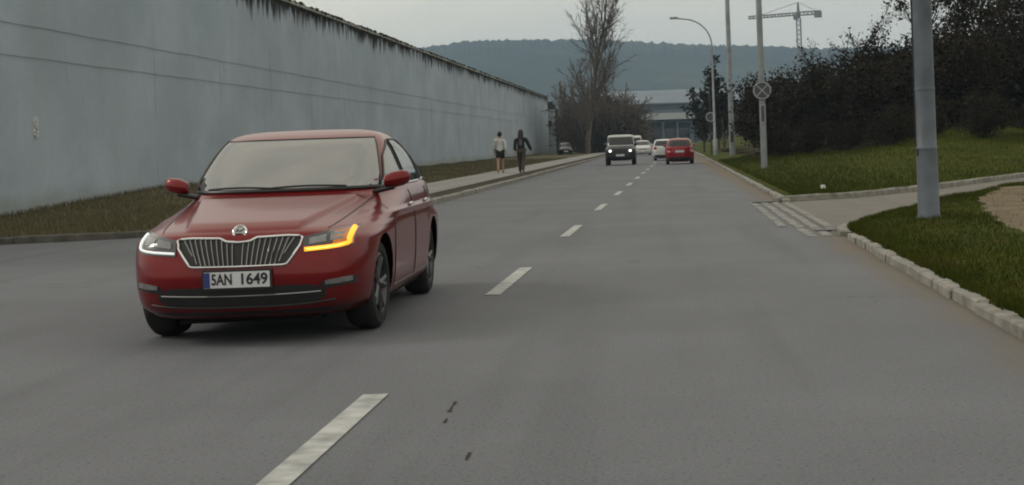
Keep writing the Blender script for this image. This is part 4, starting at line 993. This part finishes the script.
def table(rows, kx=1.0, kz=1.0): return [(z * kz, a, b, W * kx, n, bf, br) for (z, a, b, W, n, bf, br) in rows]
SEDAN = table([
    (.165, .26, 4.62, .76, 6, .10, .10), (.20, .12, 4.74, .845, 6, .13, .10), (.27, .06, 4.80, .895, 7.5, .15, .12), (.36, .03, 4.83, .915, 7.5, .16, .13), (.46, .015, 4.85, .925, 7.5, .17, .14),
    (.54, .02, 4.86, .930, 7.5, .18, .14), (.61, .035, 4.855, .932, 7.5, .19, .14), (.68, .06, 4.845, .932, 7.5, .20, .14), (.735, .09, 4.83, .930, 5.6, .21, .14), (.765, .15, 4.825, .926, 5, .24, .14),
    (.795, .30, 4.815, .920, 4.6, .27, .14), (.83, .52, 4.80, .912, 4.4, .28, .14), (.87, .78, 4.79, .902, 4.3, .28, .14), (.91, 1.04, 4.77, .890, 4.3, .26, .14), (.95, 1.26, 4.72, .873, 4.4, .24, .14),
    (.985, 1.37, 4.60, .848, 4.8, .22, .12), (1.01, 1.41, 4.42, .822, 5, .22, .12), (1.06, 1.48, 4.30, .798, 5.2, .22, .14), (1.14, 1.61, 4.12, .768, 5.2, .21, .15), (1.22, 1.75, 3.92, .735, 5.2, .20, .15),
    (1.30, 1.91, 3.66, .698, 5.0, .18, .14), (1.36, 2.05, 3.42, .664, 4.6, .16, .12), (1.405, 2.20, 3.20, .622, 4.0, .14, .1), (1.435, 2.36, 3.02, .55, 3.3, .10, .08), (1.455, 2.52, 2.88, .40, 2.8, .05, .04), (1.462, 2.66, 2.76, .12, 2.2, 0, 0)], .982, 1.07)
SEDAN = [(z, a, b, W * (1 + .05 * ssm(1.02, 1.15, z)), n + (.6 if 1.1 < z < 1.54 else 0), bf, br) for (z, a, b, W, n, bf, br) in SEDAN]
RED = dict(L=4.86, T=SEDAN, axles=(.94, 3.78), ar=.375, az=.355, R=.345, tw=.225, track=.868, dome=(.815, 1.03, 1.35, .37, .62, .030), crease=.875, steer=math.radians(-3),
    screen=(1.075, 1.475, .90, .93), rearglass=(1.13, 1.46, .84, .86), mirror=(.815, 1.64, 1.115, .185, .135),
    sideglass=[[(1.80, 1.075, 1.10), (2.14, 1.075, 1.33), (2.50, 1.075, 1.455)], [(2.60, 1.075, 1.46), (3.0, 1.08, 1.46), (3.42, 1.085, 1.36)], [(3.49, 1.09, 1.33), (3.86, 1.10, 1.14)]],
    headlamp=[(.455, .652, .765), (.62, .662, .80), (.70, .67, .812), (.785, .69, .825)], taillamp=[(.45, .80, .93), (.80, .82, .95)],
    grille=[(0, .572, .742), (.085, .572, .748), (.13, .572, .772), (.34, .575, .778), (.36, .60, .777), (.43, .70, .772), (.445, .745, .765)], plate=(.465, .112, .482), rearplate=.62)
cx_ = -3.10
red_car, hull = make_car('red_car', 'dark red saloon car with lit amber indicator in the near left lane', 'car', (cx_, 11.45 + 2.43, 0.0), math.radians(0.8), RED, 'red', True)

SUVT = [(.30, .10, 3.60, .74, 7, .04, .04), (.36, .04, 3.68, .80, 7, .05, .04), (.50, .0, 3.72, .82, 7, .05, .05), (.70, .01, 3.72, .84, 7, .06, .05), (.90, .03, 3.72, .84, 7, .06, .05), (1.00, .08, 3.71, .83, 6, .08, .05),
    (1.06, .40, 3.70, .82, 6, .10, .05), (1.10, .90, 3.70, .81, 6, .10, .05), (1.14, 1.06, 3.69, .80, 7, .08, .05), (1.30, 1.18, 3.67, .78, 7, .08, .05), (1.50, 1.34, 3.63, .75, 7, .08, .05), (1.66, 1.50, 3.58, .72, 6.5, .07, .05), (1.74, 1.66, 3.5, .68, 5, .06, .04), (1.78, 2.0, 3.2, .45, 4, 0, 0)]
SUVT = [(z * 1.03, a, b, W * 1.09, n, bf, br) for (z, a, b, W, n, bf, br) in SUVT]
SUV = dict(L=3.72, T=SUVT, axles=(.66, 3.0), ar=.40, az=.37, R=.35, tw=.23, track=.9, screen=(1.21, 1.69, .92, .93), rearglass=(1.17, 1.60, .85, .85), mirror=(.83, 1.15, 1.22, .2, .2),
    sideglass=[[(1.5, 1.17, 1.45), (1.62, 1.17, 1.62), (2.3, 1.17, 1.64)], [(2.4, 1.17, 1.64), (3.4, 1.17, 1.62)]], headlamp=[(.46, .78, .95), (.74, .78, .95)], taillamp=[(.62, .75, 1.05), (.78, .75, 1.05)],
    grille=[(0, .74, .96), (.42, .74, .96)], plate=(.5, .12, .60), bumpers=[(.44, .68, .97, 'f'), (.44, .66, .97, 'r')], roofpaint='silver', roofz=1.155)
HATCH = [(.17, .22, 3.80, .72, 6, .10, .08), (.21, .10, 3.90, .79, 6, .12, .10), (.32, .03, 3.98, .83, 6, .15, .12), (.5, .0, 4.0, .845, 6, .17, .13), (.66, .04, 4.0, .85, 6, .18, .13), (.76, .12, 3.99, .845, 5, .2, .13), (.84, .40, 3.98, .835, 4.6, .24, .13),
    (.92, .80, 3.97, .82, 4.6, .22, .13), (.98, 1.0, 3.94, .80, 5, .2, .13), (1.06, 1.12, 3.88, .77, 5, .2, .13), (1.2, 1.36, 3.78, .73, 5, .19, .14), (1.33, 1.62, 3.66, .68, 4.8, .17, .14), (1.42, 1.86, 3.52, .62, 4.2, .14, .12), (1.47, 2.1, 3.3, .5, 3.4, .08, .07), (1.495, 2.5, 3.0, .2, 2.6, 0, 0)]
HAT = dict(L=4.0, T=HATCH, axles=(.80, 3.28), ar=.345, az=.32, R=.31, tw=.2, track=.80, screen=(1.03, 1.40, .9, .92), rearglass=(1.03, 1.38, .86, .84), mirror=(.79, 1.3, 1.06, .18, .13),
    sideglass=[[(1.55, 1.03, 1.12), (1.9, 1.03, 1.34), (2.2, 1.03, 1.40)], [(2.28, 1.03, 1.41), (3.1, 1.03, 1.38), (3.35, 1.05, 1.25)]], headlamp=[(.46, .62, .74), (.76, .64, .80)], taillamp=[(.60, .72, .98), (.775, .72, 1.0)],
    grille=[(0, .60, .70), (.42, .60, .70)], plate=(.5, .12, .40), rearplate=.74, bumpers=[(.24, .40, .93, 'r')])
VANT = [(.22, .14, 4.9, .80, 7, .08, .04), (.28, .05, 4.96, .88, 7, .1, .05), (.5, .0, 5.0, .92, 8, .12, .05), (.8, .04, 5.0, .93, 8, .14, .05), (.95, .2, 5.0, .93, 7, .16, .05), (1.08, .6, 5.0, .925, 6.5, .16, .05), (1.16, .82, 5.0, .92, 7, .16, .05), (1.5, 1.2, 4.99, .90, 8, .14, .05), (1.8, 1.5, 4.97, .87, 8, .12, .05), (2.0, 1.75, 4.93, .83, 7, .1, .05), (2.08, 2.1, 4.8, .74, 5, .05, .04), (2.1, 2.6, 4.4, .4, 4, 0, 0)]
VAN = dict(L=5.0, T=VANT, axles=(.9, 3.9), ar=.37, az=.34, R=.33, tw=.21, track=.90, screen=(1.2, 1.85, .92, .92), rearglass=(1.2, 1.75, .8, .8), mirror=(.92, 1.35, 1.3, .22, .26), sideglass=[[(1.6, 1.2, 1.5), (1.9, 1.2, 1.75), (2.5, 1.2, 1.78)]],
    headlamp=[(.55, .72, .92), (.85, .76, .98)], taillamp=[(.76, .7, 1.3), (.86, .7, 1.3)], grille=[(0, .55, .8), (.5, .55, .8)], plate=(.5, .12, .45), rearplate=.9, bumpers=[(.3, .5, .96, 'r'), (.3, .5, .96, 'f')])

def put(px_, Y): return ((px_ - VPX - .035 * 20) * Y / F_PX, Y)
x, y = put(620.5, 96); make_car('off_road_car', 'black boxy off-roader with silver roof and lit headlights, oncoming', 'car', (x, y + 1.86, 0), 0, SUV, 'blackp', lit='headlit')
x, y = put(680, 92); make_car('red_hatchback', 'crimson hatchback driving away in the right lane', 'car', (x, y + 2.0, 0), math.pi, HAT, 'red2')
x, y = put(665.5, 112); make_car('white_estate', 'white car driving away ahead of the crimson hatchback', 'car', (x, y + 2.0, 0), math.pi, dict(HAT, T=[(a, b, c, W * 1.1, n, bf, br) for (a, b, c, W, n, bf, br) in HATCH]), 'white')
x, y = put(643, 160); make_car('white_car', 'small white oncoming car right of the black off-roader', 'car', (x, y, 0), 0, HAT, 'white')
x, y = put(634.5, 185); make_car('white_van', 'white van behind the black off-roader', 'van', (x, y, 0), 0, VAN, 'white')
x, y = (565 - VPX) * 200 / F_PX, 200; make_car('parked_car', 'dark parked car beside the white gate post', 'car', (x, y, 0.1), math.radians(6), HAT, 'blackp')

# ------------------------------------------------------------------ people
def skin_obj(name, P, E, R, mat, parent, sub=2, rootv=0):
    me = bpy.data.meshes.new(name); me.from_pydata(P, E, []); o = link(name, me, parent)
    o.modifiers.new('skin', 'SKIN'); sv = me.skin_vertices[0].data
    for i, r in enumerate(R): sv[i].radius = (r, r) if not hasattr(r, '__len__') else r
    sv[rootv].use_root = True; o.modifiers['skin'].use_smooth_shade = True
    sd = o.modifiers.new('sub', 'SUBSURF'); sd.levels = sub; sd.render_levels = sub; me.materials.append(mat); return o

def person(label, loc, rz, H, stride, pal, arm_out=0.0):
    """walking away: local +y is ahead"""
    k = H / 1.75; t = thing('person', label, 'person', loc, rz); P, E, R = [], [], []
    def v(x, y, z, r, link_to=None):
        P.append((x * k, y * k, z * k)); R.append(tuple(a * k for a in r) if hasattr(r, '__len__') else r * k)
        if link_to is not None: E.append((link_to, len(P) - 1))
        return len(P) - 1
    pel = v(0, 0, .96, (.15, .11)); wai = v(0, 0, 1.10, (.125, .10), pel); che = v(0, .01, 1.30, (.16, .115), wai); sho = v(0, 0, 1.42, (.12, .08), che)
    nec = v(0, .01, 1.50, .055, sho); hd = v(0, .03, 1.58, (.072, .085), nec); hd2 = v(0, .03, 1.67, (.076, .092), hd); v(0, .02, 1.725, (.05, .06), hd2)
    legs, arms = [], []
    for q in (-1, 1):
        st = stride * q; hip = v(q * .09, 0, .90, .095, pel); kn = v(q * .095, st * .5 + .04, .50, .062, hip); an = v(q * .09, st - (.06 if st < 0 else 0), .09 + (.05 if st < 0 else 0), .042, kn)
        he = v(q * .09, st - .03 - (.06 if st < 0 else 0), .05 + (.05 if st < 0 else 0), .042, an); v(q * .10, st + .15, .035, .034, he); legs.append((hip, kn, he))
        s2 = v(q * .19, 0, 1.40, .062, sho); ao = arm_out if q > 0 else 0
        el = v(q * (.24 + ao * .5), -st * .25 - .02, 1.12, .044, s2); wr = v(q * (.25 + ao), -st * .55 + .05, .90, .03, el); pa = v(q * (.25 + ao), -st * .6 + .06, .83, (.026, .036), wr); arms.append((s2, el, wr))
        for i, (dy, ln) in enumerate(((-.030, .075), (-.010, .09), (.010, .085), (.028, .065))):
            f1 = v(q * (.25 + ao), -st * .6 + .06 + dy, .80, .0095, pa); f2 = v(q * (.245 + ao), -st * .6 + .065 + dy, .80 - ln * .5, .009, f1); v(q * (.235 + ao), -st * .6 + .075 + dy, .80 - ln, .008, f2)
        th = v(q * (.235 + ao), -st * .6 + .105, .83, .010, pa); v(q * (.23 + ao), -st * .6 + .12, .79, .009, th)
    skin_obj('body', P, E, R, MT['skin'], t)
    Pk = lambda i, d=0: tuple(P[i])
    def cloth(name, ids, edges, grow_, mat, extra=()):
        skin_obj(name, [P[i] for i in ids], edges, [tuple((a if hasattr(R[i], '__len__') else R[i]) * 1.0 + grow_ * k for a in (R[i] if hasattr(R[i], '__len__') else (R[i], R[i]))) for i in ids], mat, t)
    (ha, ka, aa), (hb, kb, ab) = legs; (sa, ea, wa), (sb, eb, wb) = arms
    P.append((0, -.01 * k, .84 * k)); R.append((.165 * k, .125 * k)); hem = len(P) - 1
    cloth('jacket', [hem, pel, wai, che, sho, sa, ea, wa, sb, eb, wb], [(0, 1), (1, 2), (2, 3), (3, 4), (4, 5), (5, 6), (6, 7), (4, 8), (8, 9), (9, 10)], .034, MT[pal['top']])
    if pal.get('shorts'):
        mid = lambda a, b, f: tuple(lerp(P[a][i], P[b][i], f) for i in range(3))
        skin_obj('shorts', [P[pel], P[ha], mid(ha, ka, .75), P[hb], mid(hb, kb, .75)], [(0, 1), (1, 2), (0, 3), (3, 4)], [.155 * k, .118 * k, .105 * k, .118 * k, .105 * k], MT[pal['legs']], t)
    else: cloth('trousers', [pel, ha, ka, aa, hb, kb, ab], [(0, 1), (1, 2), (2, 3), (0, 4), (4, 5), (5, 6)], .022, MT[pal['legs']])
    hp = [(0, -.005 * k, 1.565 * k), (0, .008 * k, 1.66 * k), (0, .008 * k, 1.725 * k), (0, .005 * k, 1.757 * k)]; hr = [(.055 * k, .05 * k), (.096 * k, .105 * k), (.072 * k, .08 * k), (.022 * k, .025 * k)]; he_ = [(0, 1), (1, 2), (2, 3)]
    if pal.get('long'): hp += [(0, -.05 * k, 1.47 * k), (0, -.09 * k, 1.34 * k), (0, -.10 * k, 1.26 * k)]; hr[0] = (.10 * k, .085 * k); hr += [(.115 * k, .06 * k), (.085 * k, .04 * k), (.03 * k, .02 * k)]; he_ += [(0, 4), (4, 5), (5, 6)]
    m = MB(); prof_ = [(.012, 1.775), (.05, 1.765), (.082, 1.735), (.099, 1.69), (.102, 1.645), (.092, 1.60), (.07, 1.565), (.05, 1.55)]; yo = [0, 0, 0, 0, -.004, -.012, -.025, -.03]
    if pal.get('long'): prof_ = prof_[:5] + [(.108, 1.59), (.116, 1.52), (.118, 1.45), (.105, 1.37), (.075, 1.29), (.03, 1.25)]; yo = yo[:5] + [-.02, -.045, -.075, -.095, -.105, -.11]
    m.grid([[(r_h * math.cos(a) * k, (y_h + r_h * (1.08 if z_h > 1.55 else .55) * math.sin(a)) * k, z_h * k) for a in np.linspace(0, 2 * math.pi, 17)] for (r_h, z_h), y_h in zip(prof_, yo)]); m.obj('hair', MT['hair'], t)
    for (h_, kn, an) in legs:
        a = Vector(P[an]); skin_obj('shoe', [tuple(a + Vector((0, -.01, -.004)) * k), tuple(a + Vector((0, .09, -.012)) * k), tuple(a + Vector((0, .19, -.018)) * k)], [(0, 1), (1, 2)], [.05 * k, .045 * k, .035 * k], MT['shoe'], t)
    if pal.get('scarf'): skin_obj('scarf', [(0, -.03 * k, 1.46 * k), (0, -.11 * k, 1.30 * k), (0, -.12 * k, 1.08 * k)], [(0, 1), (1, 2)], [.09 * k, .07 * k, .06 * k], MT[pal['scarf']], t)
    return t
person('person in pale top and black shorts walking away on the footway', (-7.75, 76, .126), .05, 1.93, .24, dict(top='clothw', legs='clothk', shorts=True))
person('person with long dark hair and dark coat walking away on the footway', (-6.62, 74.5, .126), -.05, 1.98, -.20, dict(top='clothk', legs='clothb', long=True, scarf='clothg'), .14)

# ------------------------------------------------------------------ hazy air
m = MB(); m.box((0, 1600, 104.5), (6000, 3700, 215)); hz = m.obj('haze', [], smooth=False)
hm = bpy.data.materials.new('hazy_air'); hm.use_nodes = True; hn = hm.node_tree.nodes; hn.clear(); ho = hn.new('ShaderNodeOutputMaterial'); hv = hn.new('ShaderNodeVolumePrincipled')
hv.inputs['Color'].default_value = (.50, .74, 1.0, 1); hv.inputs['Density'].default_value = 0.00025; hm.node_tree.links.new(hv.outputs[0], ho.inputs['Volume'])
hz.data.materials.append(hm); tag(hz, 'thin pale haze over the whole place', 'haze', kind='stuff')
